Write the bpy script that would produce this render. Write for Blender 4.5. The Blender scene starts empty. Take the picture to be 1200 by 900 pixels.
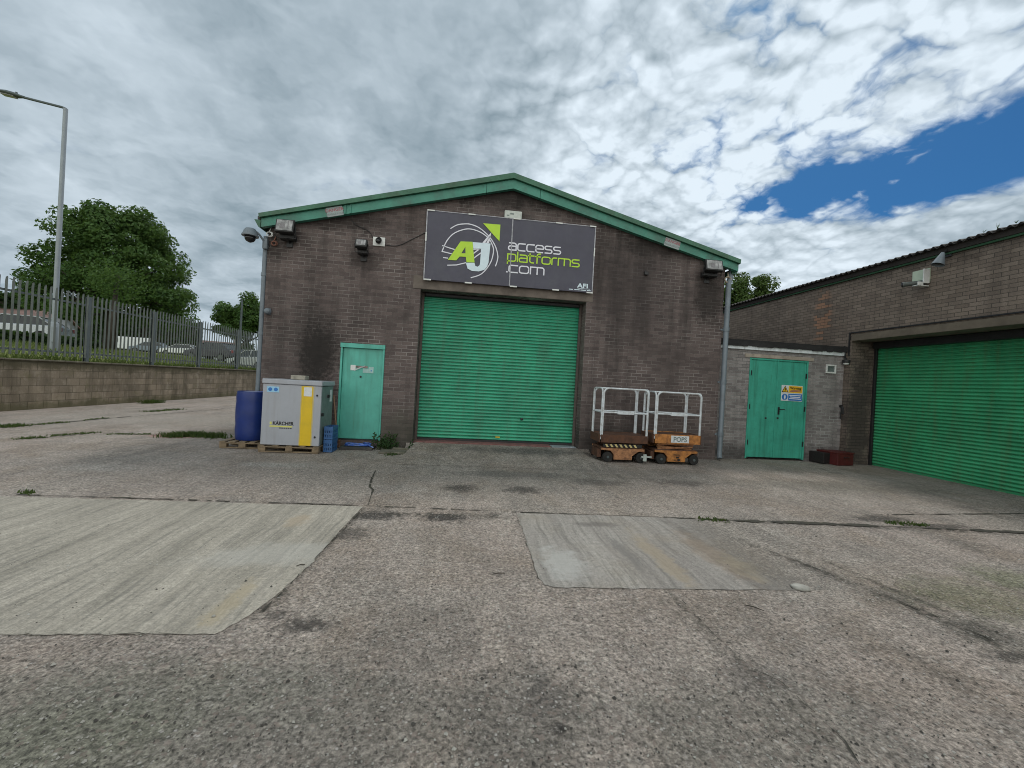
import bpy, bmesh, math, random
from mathutils import Vector, Matrix, Euler
R = math.radians
random.seed(7)
scene = bpy.context.scene
C = scene.collection

# ------------------------------------------------------------------ camera model (used to place things at known depths)
F, H = 490.0, 1.5
TH = math.atan(0.055); YAW = math.atan(56/490.0)
def ray(px, py):
    u, v = px-600, py-450
    a = u*math.cos(TH)+v*math.sin(TH); b = u*math.sin(TH)-v*math.cos(TH)-0.9
    return Vector((a*math.cos(YAW)+F*math.sin(YAW), -a*math.sin(YAW)+F*math.cos(YAW), b))
def atY(px, py, Y):
    r = ray(px, py); t = Y/r.y; return Vector((r.x*t, Y, H+r.z*t))
def atX(px, py, X):
    r = ray(px, py); t = X/r.x; return Vector((X, r.y*t, H+r.z*t))
def atZ(px, py, Z=0.0):
    r = ray(px, py); t = (Z-H)/r.z; return Vector((r.x*t, r.y*t, Z))

cam = bpy.data.objects.new('camera', bpy.data.cameras.new('camera'))
C.objects.link(cam); scene.camera = cam
cam.data.sensor_width = 36; cam.data.lens = 36*F/1200
cam.data.clip_end = 3000; cam.data.clip_start = 0.05
fwd = ray(600, 450).normalized(); up = (ray(600, 400)-ray(600, 450)); up = (up-fwd*up.dot(fwd)).normalized()
right = fwd.cross(up)
cam.matrix_world = Matrix(((right.x, up.x, -fwd.x, 0), (right.y, up.y, -fwd.y, 0), (right.z, up.z, -fwd.z, H), (0, 0, 0, 1)))

# ------------------------------------------------------------------ node helpers
class NT:
    def __init__(s, nt): s.t = nt
    def n(s, typ, **kw):
        nd = s.t.nodes.new(typ)
        for k, v in kw.items(): setattr(nd, k, v)
        return nd
    def put(s, sock, v):
        if v is None: return
        if isinstance(v, bpy.types.NodeSocket): s.t.links.new(v, sock)
        elif isinstance(v, (tuple, list)) and len(v) == 3 and sock.type == 'RGBA': sock.default_value = (*v, 1)
        else: sock.default_value = v
    def m(s, op, a, b=None, c=None, clamp=False):
        nd = s.n('ShaderNodeMath', operation=op, use_clamp=clamp)
        for i, v in enumerate((a, b, c)): s.put(nd.inputs[i], v)
        return nd.outputs[0]
    def v(s, op, a, b=None, scale=None):
        nd = s.n('ShaderNodeVectorMath', operation=op)
        s.put(nd.inputs[0], a); s.put(nd.inputs[1], b)
        if scale is not None: s.put(nd.inputs['Scale'], scale)
        return nd.outputs['Value'] if op in ('LENGTH', 'DOT_PRODUCT', 'DISTANCE') else nd.outputs[0]
    def mix(s, f, a, b, bt='MIX'):
        nd = s.n('ShaderNodeMix', data_type='RGBA', blend_type=bt)
        s.put(nd.inputs[0], f); s.put(nd.inputs[6], a); s.put(nd.inputs[7], b)
        return nd.outputs[2]
    def noise(s, vec, scale=1, detail=4, rough=.5, dist=0, out=0):
        nd = s.n('ShaderNodeTexNoise'); s.put(nd.inputs['Vector'], vec)
        for k, v in (('Scale', scale), ('Detail', detail), ('Roughness', rough), ('Distortion', dist)): s.put(nd.inputs[k], v)
        return nd.outputs[out]
    def vor(s, vec, scale=1, feature='F1', rnd=1, out='Distance', smooth=None):
        nd = s.n('ShaderNodeTexVoronoi', feature=feature); s.put(nd.inputs['Vector'], vec)
        nd.inputs['Scale'].default_value = scale; nd.inputs['Randomness'].default_value = rnd
        if smooth is not None: nd.inputs['Smoothness'].default_value = smooth
        return nd.outputs[out]
    def sep(s, v):
        nd = s.n('ShaderNodeSeparateXYZ'); s.put(nd.inputs[0], v); return nd.outputs
    def comb(s, x, y, z=0.0):
        nd = s.n('ShaderNodeCombineXYZ'); s.put(nd.inputs[0], x); s.put(nd.inputs[1], y); s.put(nd.inputs[2], z); return nd.outputs[0]
    def mr(s, v, a, b, c=0.0, d=1.0, smooth=False):
        nd = s.n('ShaderNodeMapRange', interpolation_type='SMOOTHSTEP' if smooth else 'LINEAR'); nd.clamp = True
        for i, x in enumerate((v, a, b, c, d)): s.put(nd.inputs[i], x)
        return nd.outputs[0]
    def scale(s, v, x, y, z):
        return s.v('MULTIPLY', v, (x, y, z))
    def pos(s): return s.n('ShaderNodeNewGeometry').outputs['Position']
    def obj(s): return s.n('ShaderNodeTexCoord').outputs['Object']
    def bump(s, h, strength=.4, dist=.01):
        nd = s.n('ShaderNodeBump'); nd.inputs['Strength'].default_value = strength; nd.inputs['Distance'].default_value = dist
        s.put(nd.inputs['Height'], h); return nd.outputs[0]

def new_mat(name):
    m = bpy.data.materials.new(name); m.use_nodes = True
    nt = m.node_tree; b = nt.nodes['Principled BSDF']
    return m, NT(nt), b

def paint(name, col, rough=.5, metal=0.0, var=.18, dirt=None, dirtamt=.35, scale=6, bump=0.0, streak=False, spec=.5):
    """solid colour with uneven wear and dirt of its own"""
    m, t, b = new_mat(name)
    p = t.obj()
    n1 = t.noise(p, scale, 5, .6); n2 = t.noise(p, scale*7, 4, .7)
    f = t.mr(n1, .3, .7, 1-var, 1+var)
    c = t.mix(1.0, col, t.comb(f, f, f), 'MULTIPLY')
    if dirt:
        q = t.scale(p, 9, 9, .8) if streak else t.scale(p, scale*.8, scale*.8, scale*.8)
        d = t.noise(q, 1, 6, .65)
        d = t.m('MULTIPLY', t.mr(d, .48, .72), dirtamt)
        d2 = t.m('MULTIPLY', t.mr(n2, .58, .75), dirtamt*.6)
        c = t.mix(t.m('MAXIMUM', d, d2), c, dirt)
    t.put(b.inputs['Base Color'], c); b.inputs['Metallic'].default_value = metal
    t.put(b.inputs['Roughness'], t.mr(n2, .3, .7, max(rough-.1, .03), min(rough+.12, 1)))
    b.inputs['Specular IOR Level'].default_value = spec
    if bump: t.put(b.inputs['Normal'], t.bump(n2, bump, .004))
    return m

def stain_shade_mask(t, P, stain_shade, c):
    shared = {}
    def sn(ns):
        k_ = 2.2 if ns < 4 else (7.0 if ns < 8 else 13.0)
        if k_ not in shared: shared[k_] = t.noise(P, k_, 7, .78)
        return shared[k_]
    for (ctr, rad, col, amt, ns) in stain_shade:
        d = t.v('SUBTRACT', P, ctr); d = t.v('MULTIPLY', d, tuple(1/r for r in rad))
        l = t.v('LENGTH', d)
        n = sn(ns)
        l = t.m('ADD', l, t.m('MULTIPLY', t.m('SUBTRACT', n, .5), 2.2))
        k = t.m('MULTIPLY', t.mr(l, .3, .95, 1, 0, True), amt)
        c = t.mix(k, c, col)
    return c

def brick_mat(name, c1, c2, mortar, bw=.225, rh=.075, ms=.010, stain_shade=(), dirt=.5, dirtcol=(.018, .017, .016), pale=(.2, .18, .165), paleamt=.35, bumpd=.006, mvar=.6, lich=None, odd=None, mdirt=None):
    m, t, b = new_mat(name)
    g = t.n('ShaderNodeNewGeometry'); P = g.outputs['Position']
    x, y, z = t.sep(P); nx, ny, nz = t.sep(g.outputs['True Normal'])
    side = t.m('GREATER_THAN', t.m('ABSOLUTE', nx), t.m('ABSOLUTE', ny))
    u = t.m('ADD', t.m('MULTIPLY', y, side), t.m('MULTIPLY', x, t.m('SUBTRACT', 1.0, side)))
    wob = t.m('MULTIPLY', t.m('SUBTRACT', t.noise(P, 9, 3, .6), .5), .007)
    uv = t.comb(t.m('ADD', u, wob), t.m('ADD', z, wob), 0.0)
    br = t.n('ShaderNodeTexBrick'); t.put(br.inputs['Vector'], uv)
    br.offset = .5
    for k, v in (('Scale', 1.0), ('Mortar Size', ms/2), ('Mortar Smooth', .25), ('Bias', 0.0), ('Brick Width', bw), ('Row Height', rh)): br.inputs[k].default_value = v
    br.inputs['Color1'].default_value = (0, 0, 0, 1); br.inputs['Color2'].default_value = (1, 1, 1, 1); br.inputs['Mortar'].default_value = (.5, .5, .5, 1)
    rnd = t.sep(br.outputs['Color'])[0]
    fine = t.noise(P, 70, 5, .7); mid = t.noise(P, 3.2, 5, .65); big = t.noise(P, .55, 5, .6)
    c = t.mix(rnd, c1, c2)
    f = t.mr(fine, .25, .75, .62, 1.38)
    c = t.mix(1.0, c, t.comb(f, f, f), 'MULTIPLY')
    c = t.mix(t.m('MULTIPLY', t.mr(mid, .5, .75), paleamt), c, pale)
    if odd:
        l = t.v('LENGTH', t.v('MULTIPLY', t.v('SUBTRACT', P, odd[0]), tuple(1/q for q in odd[1])))
        c = t.mix(t.m('MULTIPLY', t.m('MULTIPLY', t.mr(l, .6, 1.0, 1, 0), t.m('GREATER_THAN', rnd, .45)), .8), c, odd[2])
    mort = t.mix(t.m('MULTIPLY', t.mr(t.noise(P, 1.1, 7, .72), .36, .58), mvar), mortar, mdirt or dirtcol)
    c = t.mix(br.outputs['Fac'], c, mort)
    streak = t.noise(t.scale(P, 2.6, 2.6, .28), 1, 6, .65)
    c = t.mix(t.m('MULTIPLY', t.mr(streak, .47, .72), dirt), c, dirtcol)
    c = t.mix(t.m('MULTIPLY', t.mr(big, .5, .7), dirt*.5), c, dirtcol)
    if lich: c = t.mix(t.m('MULTIPLY', t.mr(t.noise(P, 2.3, 7, .72), .55, .7), lich[1]), c, lich[0])
    c = stain_shade_mask(t, P, stain_shade, c)
    t.put(b.inputs['Base Color'], c); b.inputs['Roughness'].default_value = .92; b.inputs['Specular IOR Level'].default_value = .25
    h = t.m('ADD', t.m('MULTIPLY', t.m('SUBTRACT', 1.0, br.outputs['Fac']), 1.0), t.m('ADD', t.m('MULTIPLY', fine, .5), t.m('MULTIPLY', rnd, .25)))
    t.put(b.inputs['Normal'], t.bump(h, .55, bumpd))
    return m

# ------------------------------------------------------------------ mesh builder
class MB:
    def __init__(s): s.v = []; s.f = []
    def add(s, vs, fs, M=None):
        o = len(s.v)
        s.v += [tuple((M @ Vector(p)) if M else p) for p in vs]
        s.f += [tuple(i+o for i in f) for f in fs]; return s
    def box(s, a, b, M=None):
        x0, y0, z0 = a; x1, y1, z1 = b
        return s.add([(x0,y0,z0),(x1,y0,z0),(x1,y1,z0),(x0,y1,z0),(x0,y0,z1),(x1,y0,z1),(x1,y1,z1),(x0,y1,z1)],
                     [(0,3,2,1),(4,5,6,7),(0,1,5,4),(1,2,6,5),(2,3,7,6),(3,0,4,7)], M)
    def rbox(s, a, b, r=.01, seg=2, M=None):
        bm = bmesh.new()
        bmesh.ops.create_cube(bm, size=1)
        for v in bm.verts: v.co = Vector([(a[i]+b[i])/2+v.co[i]*(b[i]-a[i]) for i in range(3)])
        bmesh.ops.bevel(bm, geom=bm.edges[:], offset=r, segments=seg, affect='EDGES', profile=.5)
        bm.verts.index_update()
        s.add([tuple(v.co) for v in bm.verts], [tuple(v.index for v in f.verts) for f in bm.faces], M); bm.free(); return s
    def prism(s, poly, a0, a1, axis='y', M=None):
        """poly: 2-D outline, extruded along axis from a0 to a1"""
        n = len(poly)
        def P(p, a): return {'y': (p[0], a, p[1]), 'x': (a, p[0], p[1]), 'z': (p[0], p[1], a)}[axis]
        vs = [P(p, a0) for p in poly]+[P(p, a1) for p in poly]
        fs = [tuple(range(n)), tuple(range(2*n-1, n-1, -1))]+[(i, (i+1) % n, n+(i+1) % n, n+i) for i in range(n)]
        return s.add(vs, fs, M)
    def tube(s, pts, r, n=8, M=None, closed=False):
        pts = [Vector(p) for p in pts]; rs = r if isinstance(r, (list, tuple)) else [r]*len(pts)
        rings = []; prev = None
        for i, p in enumerate(pts):
            if closed: d = pts[(i+1) % len(pts)]-pts[i-1]
            else: d = pts[min(i+1, len(pts)-1)]-pts[max(i-1, 0)]
            d.normalize()
            if prev is None: a = d.orthogonal().normalized()
            else:
                a = prev-d*prev.dot(d)
                a = a.normalized() if a.length > 1e-5 else d.orthogonal().normalized()
            prev = a; b = d.cross(a)
            rings.append([tuple(p+(a*math.cos(2*math.pi*k/n)+b*math.sin(2*math.pi*k/n))*rs[i]) for k in range(n)])
        vs = [q for g in rings for q in g]; fs = []
        L = len(pts)
        for i in range(L if closed else L-1):
            j = (i+1) % L
            for k in range(n): fs.append((i*n+k, i*n+(k+1) % n, j*n+(k+1) % n, j*n+k))
        if not closed: fs += [tuple(range(n-1, -1, -1)), tuple((L-1)*n+k for k in range(n))]
        return s.add(vs, fs, M)
    def lathe(s, prof, n=20, M=None):
        vs = []; fs = []
        for (r, z) in prof:
            for k in range(n): vs.append((r*math.cos(2*math.pi*k/n), r*math.sin(2*math.pi*k/n), z))
        for i in range(len(prof)-1):
            for k in range(n): fs.append((i*n+k, i*n+(k+1) % n, (i+1)*n+(k+1) % n, (i+1)*n+k))
        fs += [tuple(range(n-1, -1, -1)), tuple((len(prof)-1)*n+k for k in range(n))]
        return s.add(vs, fs, M)
    def poly(s, pts, M=None): return s.add(pts, [tuple(range(len(pts)))], M)

ORG = {}
def obj(name, mb, mat, parent=None, smooth=False, fix=True, auto=None):
    me = bpy.data.meshes.new(name)
    off = ORG.get(parent.name, Vector()) if parent else Vector()
    me.from_pydata([tuple(Vector(v)-off) for v in mb.v], [], mb.f)
    if fix:
        bm = bmesh.new(); bm.from_mesh(me); bmesh.ops.recalc_face_normals(bm, faces=bm.faces[:]); bm.to_mesh(me); bm.free()
    if smooth:
        me.polygons.foreach_set('use_smooth', [True]*len(me.polygons))
        if auto: me.set_sharp_from_angle(angle=R(auto))
    o = bpy.data.objects.new(name, me); C.objects.link(o)
    if mat:
        for mm in (mat if isinstance(mat, list) else [mat]): me.materials.append(mm)
    if parent: o.parent = parent; ORG[o.name] = off
    return o
def tag(o, label=None, cat=None, group=None, kind=None):
    if label: o['label'] = label
    if cat: o['category'] = cat
    if group: o['group'] = group
    if kind: o['kind'] = kind
    return o
def thing(name, label, cat, loc=(0, 0, 0), rotz=0, group=None):
    o = bpy.data.objects.new(name, None); C.objects.link(o); o.empty_display_size = .2
    o.location = loc; o.rotation_euler = (0, 0, rotz); ORG[o.name] = Vector()
    return tag(o, label, cat, group)
def placed(name, label, cat, loc, group=None):
    """a thing whose parts are given in world coordinates"""
    o = thing(name, label, cat, loc, 0, group); ORG[o.name] = Vector(loc); return o
def copy_tree(o, parent=None):
    c = o.copy(); C.objects.link(c)
    if parent: c.parent = parent
    for ch in [k for k in bpy.data.objects if k.parent == o]: copy_tree(ch, c)
    return c
def text_mb(body, size, M, width=1.0, depth=.002, bold=0.0, align='LEFT'):
    cu = bpy.data.curves.new('t', 'FONT'); cu.body = body; cu.size = size; cu.extrude = depth; cu.offset = bold; cu.align_x = align
    ob = bpy.data.objects.new('t', cu); C.objects.link(ob)
    dg = bpy.context.evaluated_depsgraph_get(); me = bpy.data.meshes.new_from_object(ob.evaluated_get(dg))
    mb = MB(); S = M @ Matrix.Diagonal((width, 1, 1, 1))
    mb.add([tuple(v.co) for v in me.vertices], [tuple(p.vertices) for p in me.polygons], S)
    bpy.data.objects.remove(ob); bpy.data.meshes.remove(me); bpy.data.curves.remove(cu); return mb
def facing(o, xdir=(1, 0, 0), updir=(0, 0, 1)):
    x = Vector(xdir).normalized(); u = Vector(updir).normalized(); n = x.cross(u)
    return Matrix(((x.x, u.x, n.x, o[0]), (x.y, u.y, n.y, o[1]), (x.z, u.z, n.z, o[2]), (0, 0, 0, 1)))

# ------------------------------------------------------------------ materials
soot_black = (.012, .011, .010)
BRICK = brick_mat('brown_brick', (.098, .077, .075), (.155, .122, .116), (.33, .30, .285), ms=.011, dirt=.62, paleamt=.25, mvar=.92, mdirt=(.085, .07, .067),
    stain_shade=[((-3.0, 9, 1.9), (.55, .6, .95), soot_black, .75, 9), ((-3.15, 9, 2.2), (1.0, .6, 1.2), (.03, .027, .026), .45, 3), ((-3.9, 9, 4.1), (.6, .5, .5), soot_black, .5, 3),
            ((5.45, 9, 3.7), (.55, .5, .9), soot_black, .7, 3), ((-2.2, 9, 3.9), (.5, .5, .35), soot_black, .45, 4),
            ((.9, 9, 5.6), (3.4, .5, .55), soot_black, .75, 2), ((-2.6, 9, 4.7), (1.8, .5, .35), soot_black, .6, 3), ((4.3, 9, 4.75), (1.8, .5, .35), soot_black, .6, 3), ((3.7, 9, 3.6), (1.3, .5, 1.5), (.035, .03, .03), .45, 2), ((3.4, 9, .3), (2.6, .6, .55), (.03, .027, .024), .6, 2.5),
            ((-1.3, 9, .35), (.9, .6, .6), (.05, .06, .04), .4, 3)])
BRICK2 = brick_mat('buff_brown_brick', (.175, .14, .118), (.25, .202, .168), (.105, .088, .076), ms=.011, dirt=.35, paleamt=.3, mvar=.3, bumpd=.014, pale=(.26, .195, .145), odd=((9.2, 9.95, 3.6), (.6, .33, .95), (.40, .22, .14)),
    stain_shade=[((9.2, 7, 4.55), (.5, 6, .35), soot_black, .45, 2), ((9.5, 9.1, 1), (.6, .4, 2.8), (.03, .027, .028), .7, 2)])  # dark band along the wall top; shade painted onto the shutter jamb
BRICK3 = brick_mat('grey_brick', (.19, .17, .17), (.31, .285, .28), (.44, .435, .43), ms=.014, dirt=.40, paleamt=.4, pale=(.34, .31, .29), mvar=.7,
    stain_shade=[((7.5, 9.25, .1), (3, .5, .35), soot_black, .6, 3)])
BLOCK = brick_mat('weathered_blockwork', (.19, .158, .12), (.29, .238, .178), (.175, .145, .11), bw=.45, rh=.225, ms=.016, dirt=.85, dirtcol=(.075, .062, .042), pale=(.46, .40, .32), paleamt=.55, bumpd=.014, mvar=.9, lich=((.14, .13, .06), .6), stain_shade=[((-12.2, 15, 1.38), (1, 60, .34), (.06, .055, .03), .75, 3), ((-12.2, 15, .0), (1, 60, .3), (.07, .07, .03), .6, 3)])
GREENDOOR = paint('turquoise_door_paint', (.09, .41, .335), .45, var=.12, dirt=(.05, .16, .11), dirtamt=.45, streak=True, scale=3, bump=.08)
GREENWOOD = paint('green_door_paint', (.052, .36, .265), .5, var=.16, dirt=(.02, .10, .06), dirtamt=.55, streak=True, scale=3, bump=.12)
FASCIA = paint('green_fascia_paint', (.045, .225, .165), .45, var=.25, dirt=(.045, .075, .06), dirtamt=.8, scale=2.2, bump=.1)
FASCIA2 = paint('green_capping_paint', (.035, .125, .075), .5, var=.3, dirt=(.05, .065, .035), dirtamt=.7, scale=3, bump=.1)
ROLLER = paint('green_shutter_steel', (.043, .34, .205), .36, var=.2, dirt=(.09, .19, .125), dirtamt=.5, scale=1.6, streak=True)
ROLLER2 = paint('green_shutter_steel_weathered', (.05, .35, .165), .42, var=.2, dirt=(.13, .20, .09), dirtamt=.6, scale=1.4, streak=True)
LINTEL = paint('brown_concrete', (.15, .125, .108), .9, var=.25, dirt=(.04, .034, .03), dirtamt=.6, scale=3, bump=.4)
LINTEL2 = paint('stained_concrete', (.155, .128, .098), .9, var=.25, dirt=(.06, .05, .04), dirtamt=.6, scale=2.5, bump=.4)
DARKMETAL = paint('black_metal', (.016, .016, .018), .5, var=.2, dirt=(.05, .047, .045), dirtamt=.25)
RUBBER = paint('tyre_rubber', (.015, .015, .015), .85, var=.2, dirt=(.06, .05, .042), dirtamt=.4, scale=12)
GREYPIPE = paint('grey_plastic_pipe', (.16, .19, .22), .45, var=.12, dirt=(.07, .075, .075), dirtamt=.4, scale=3)
GALV = paint('galvanised_steel', (.14, .158, .145), .55, metal=.25, var=.15, dirt=(.10, .115, .09), dirtamt=.5, scale=4)
GALVD = paint('dull_steel', (.09, .112, .118), .6, metal=.2, var=.15, dirt=(.08, .09, .085), dirtamt=.4, scale=4)
LAMPSTEEL = paint('lamp_post_steel', (.27, .30, .33), .5, metal=.2, var=.12, dirt=(.2, .21, .21), dirtamt=.3, scale=2)
WHITEP = paint('white_paint', (.70, .71, .70), .5, var=.08, dirt=(.30, .28, .25), dirtamt=.4, scale=8)
WHITEF = paint('white_fascia_paint', (.74, .79, .83), .6, var=.1, dirt=(.18, .17, .15), dirtamt=.5, scale=4, streak=True)
WHITERAIL = paint('scuffed_white_rail', (.62, .66, .70), .45, var=.12, dirt=(.25, .2, .16), dirtamt=.55, scale=14)
ORANGE = paint('faded_orange_paint', (.43, .175, .045), .6, var=.35, dirt=(.10, .038, .018), dirtamt=1.0, scale=13, bump=.2)
PEACH = paint('chalky_orange_paint', (.36, .17, .08), .7, var=.35, dirt=(.09, .04, .022), dirtamt=1.0, scale=15, bump=.2)
RUST = paint('rusty_steel', (.085, .040, .025), .85, var=.35, dirt=(.17, .07, .03), dirtamt=.6, scale=9, bump=.3)
BLUEDRUM = paint('blue_plastic', (.008, .028, .17), .38, var=.12, dirt=(.05, .07, .15), dirtamt=.3, scale=5)
BLUECRATE = paint('light_blue_plastic', (.028, .105, .28), .45, var=.15, dirt=(.1, .15, .22), dirtamt=.3, scale=9)
GREYBOX = paint('light_grey_steel', (.36, .375, .42), .42, var=.06, dirt=(.25, .24, .23), dirtamt=.35, scale=3, streak=True)
GREYSIDE = paint('grey_green_steel', (.155, .195, .19), .5, var=.12, dirt=(.3, .33, .32), dirtamt=.4, scale=8)
YELLOW = paint('yellow_paint', (.70, .47, .012), .45, var=.06, dirt=(.4, .28, .04), dirtamt=.3, scale=4)
YELLOWPALE = paint('faded_yellow_paint', (.52, .43, .2), .5, var=.08)
PALLET = paint('old_timber', (.21, .155, .10), .9, var=.3, dirt=(.07, .055, .04), dirtamt=.7, scale=6, bump=.4)
PLANKSTONE = paint('beige_concrete', (.36, .33, .28), .9, var=.2, dirt=(.13, .12, .1), dirtamt=.5, scale=12, bump=.4)
BLACKINK = paint('black_lettering', (.012, .012, .013), .5, var=.1)
REDINK = paint('red_lettering', (.30, .11, .13), .5, var=.1)
WHITEINK = paint('white_lettering', (.74, .74, .82), .5, var=.08)
PALEINK = paint('pale_blue_lettering', (.66, .78, .86), .5, var=.06)
GREENINK = paint('lime_lettering', (.46, .70, .04), .5, var=.06)
LABELW = paint('white_label', (.66, .68, .70), .5, var=.06, dirt=(.4, .4, .38), dirtamt=.4, scale=20)
BLUEL = paint('blue_label', (.025, .16, .48), .45, var=.08)
PALEBLUEL = paint('pale_blue_label', (.30, .54, .74), .45, var=.08)
YELL = paint('yellow_label', (.78, .45, .02), .45, var=.08)
NAVY = paint('navy_board', (.048, .046, .074), .4, var=.14, dirt=(.075, .078, .10), dirtamt=.5, scale=2.2)
GLASSW = paint('floodlight_glass', (.27, .27, .275), .15, var=.6, scale=11)
GLASSD = paint('smoked_dome', (.012, .012, .014), .08, var=.1)
REDBOX = paint('dark_red_steel', (.085, .009, .009), .6, var=.25, dirt=(.03, .012, .01), dirtamt=.6, scale=6)
REDBOXD = paint('near_black_steel', (.010, .007, .007), .7, var=.25)
SILL = paint('dull_red_paint', (.19, .085, .08), .85, var=.3, dirt=(.09, .075, .07), dirtamt=.7, scale=7, bump=.3)
FELT = paint('roof_felt', (.018, .017, .018), .85, var=.3, dirt=(.05, .05, .05), dirtamt=.4, scale=5, bump=.3)
SHEET = paint('fibre_cement_roof', (.075, .068, .066), .92, var=.3, dirt=(.03, .035, .022), dirtamt=.7, scale=3, bump=.5)
STONE = paint('pale_stone', (.34, .33, .30), .9, var=.25, dirt=(.16, .15, .13), dirtamt=.5, scale=14, bump=.6)
BARK = paint('bark', (.05, .042, .033), .95, var=.3, dirt=(.03, .03, .022), dirtamt=.6, scale=5, bump=.5)
BRISTLE = paint('brown_bristle', (.16, .085, .05), .9, var=.3, scale=20)
TILE = paint('red_roof_tiles', (.15, .095, .085), .9, var=.2, dirt=(.09, .06, .05), dirtamt=.5, scale=1.5)
RENDER = paint('pale_blue_render', (.42, .50, .58), .9, var=.08, dirt=(.25, .28, .3), dirtamt=.3, scale=.8)
GREYREND = paint('grey_render', (.24, .25, .27), .9, var=.1, dirt=(.14, .14, .15), dirtamt=.3, scale=.8)
WINDOW = paint('window_glass', (.02, .025, .03), .1, var=.1)
CARW = paint('white_car_paint', (.68, .70, .72), .22, var=.04); CARS = paint('silver_car_paint', (.42, .45, .48), .25, metal=.4, var=.04)
CARD = paint('dark_car_paint', (.03, .028, .045), .22, var=.06); CARB = paint('grey_blue_car_paint', (.16, .2, .25), .25, var=.05)
REDLAMP = paint('red_lens', (.30, .02, .015), .2, var=.05)

def foliage(name, c1, c2, c3):
    m, t, b = new_mat(name)
    P = t.pos()
    n = t.noise(P, .9, 4, .6); n2 = t.noise(P, 9, 3, .6)
    c = t.mix(t.mr(n, .35, .65), c1, c2); c = t.mix(t.mr(n2, .5, .8), c, c3)
    t.put(b.inputs['Base Color'], c); b.inputs['Roughness'].default_value = .65; b.inputs['Specular IOR Level'].default_value = .25
    tr = t.n('ShaderNodeBsdfTranslucent'); t.put(tr.inputs[0], t.mix(.5, c, (.10, .16, .02)))
    ms = t.n('ShaderNodeMixShader'); ms.inputs[0].default_value = .35
    out = [x for x in m.node_tree.nodes if x.type == 'OUTPUT_MATERIAL'][0]
    t.put(ms.inputs[1], b.outputs[0]); t.put(ms.inputs[2], tr.outputs[0]); t.put(out.inputs[0], ms.outputs[0])
    return m
LEAF = foliage('leaf_green', (.036, .088, .022), (.075, .145, .032), (.125, .185, .05))
LEAF2 = foliage('leaf_dark', (.022, .052, .022), (.04, .08, .025), (.06, .10, .035))
LEAF3 = foliage('leaf_light', (.05, .095, .025), (.085, .14, .035), (.12, .17, .05))
WEED = foliage('weed_green', (.04, .075, .022), (.07, .11, .03), (.12, .13, .05))
GRASSB = foliage('grass_blade', (.10, .16, .04), (.17, .21, .065), (.25, .24, .11))

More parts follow.
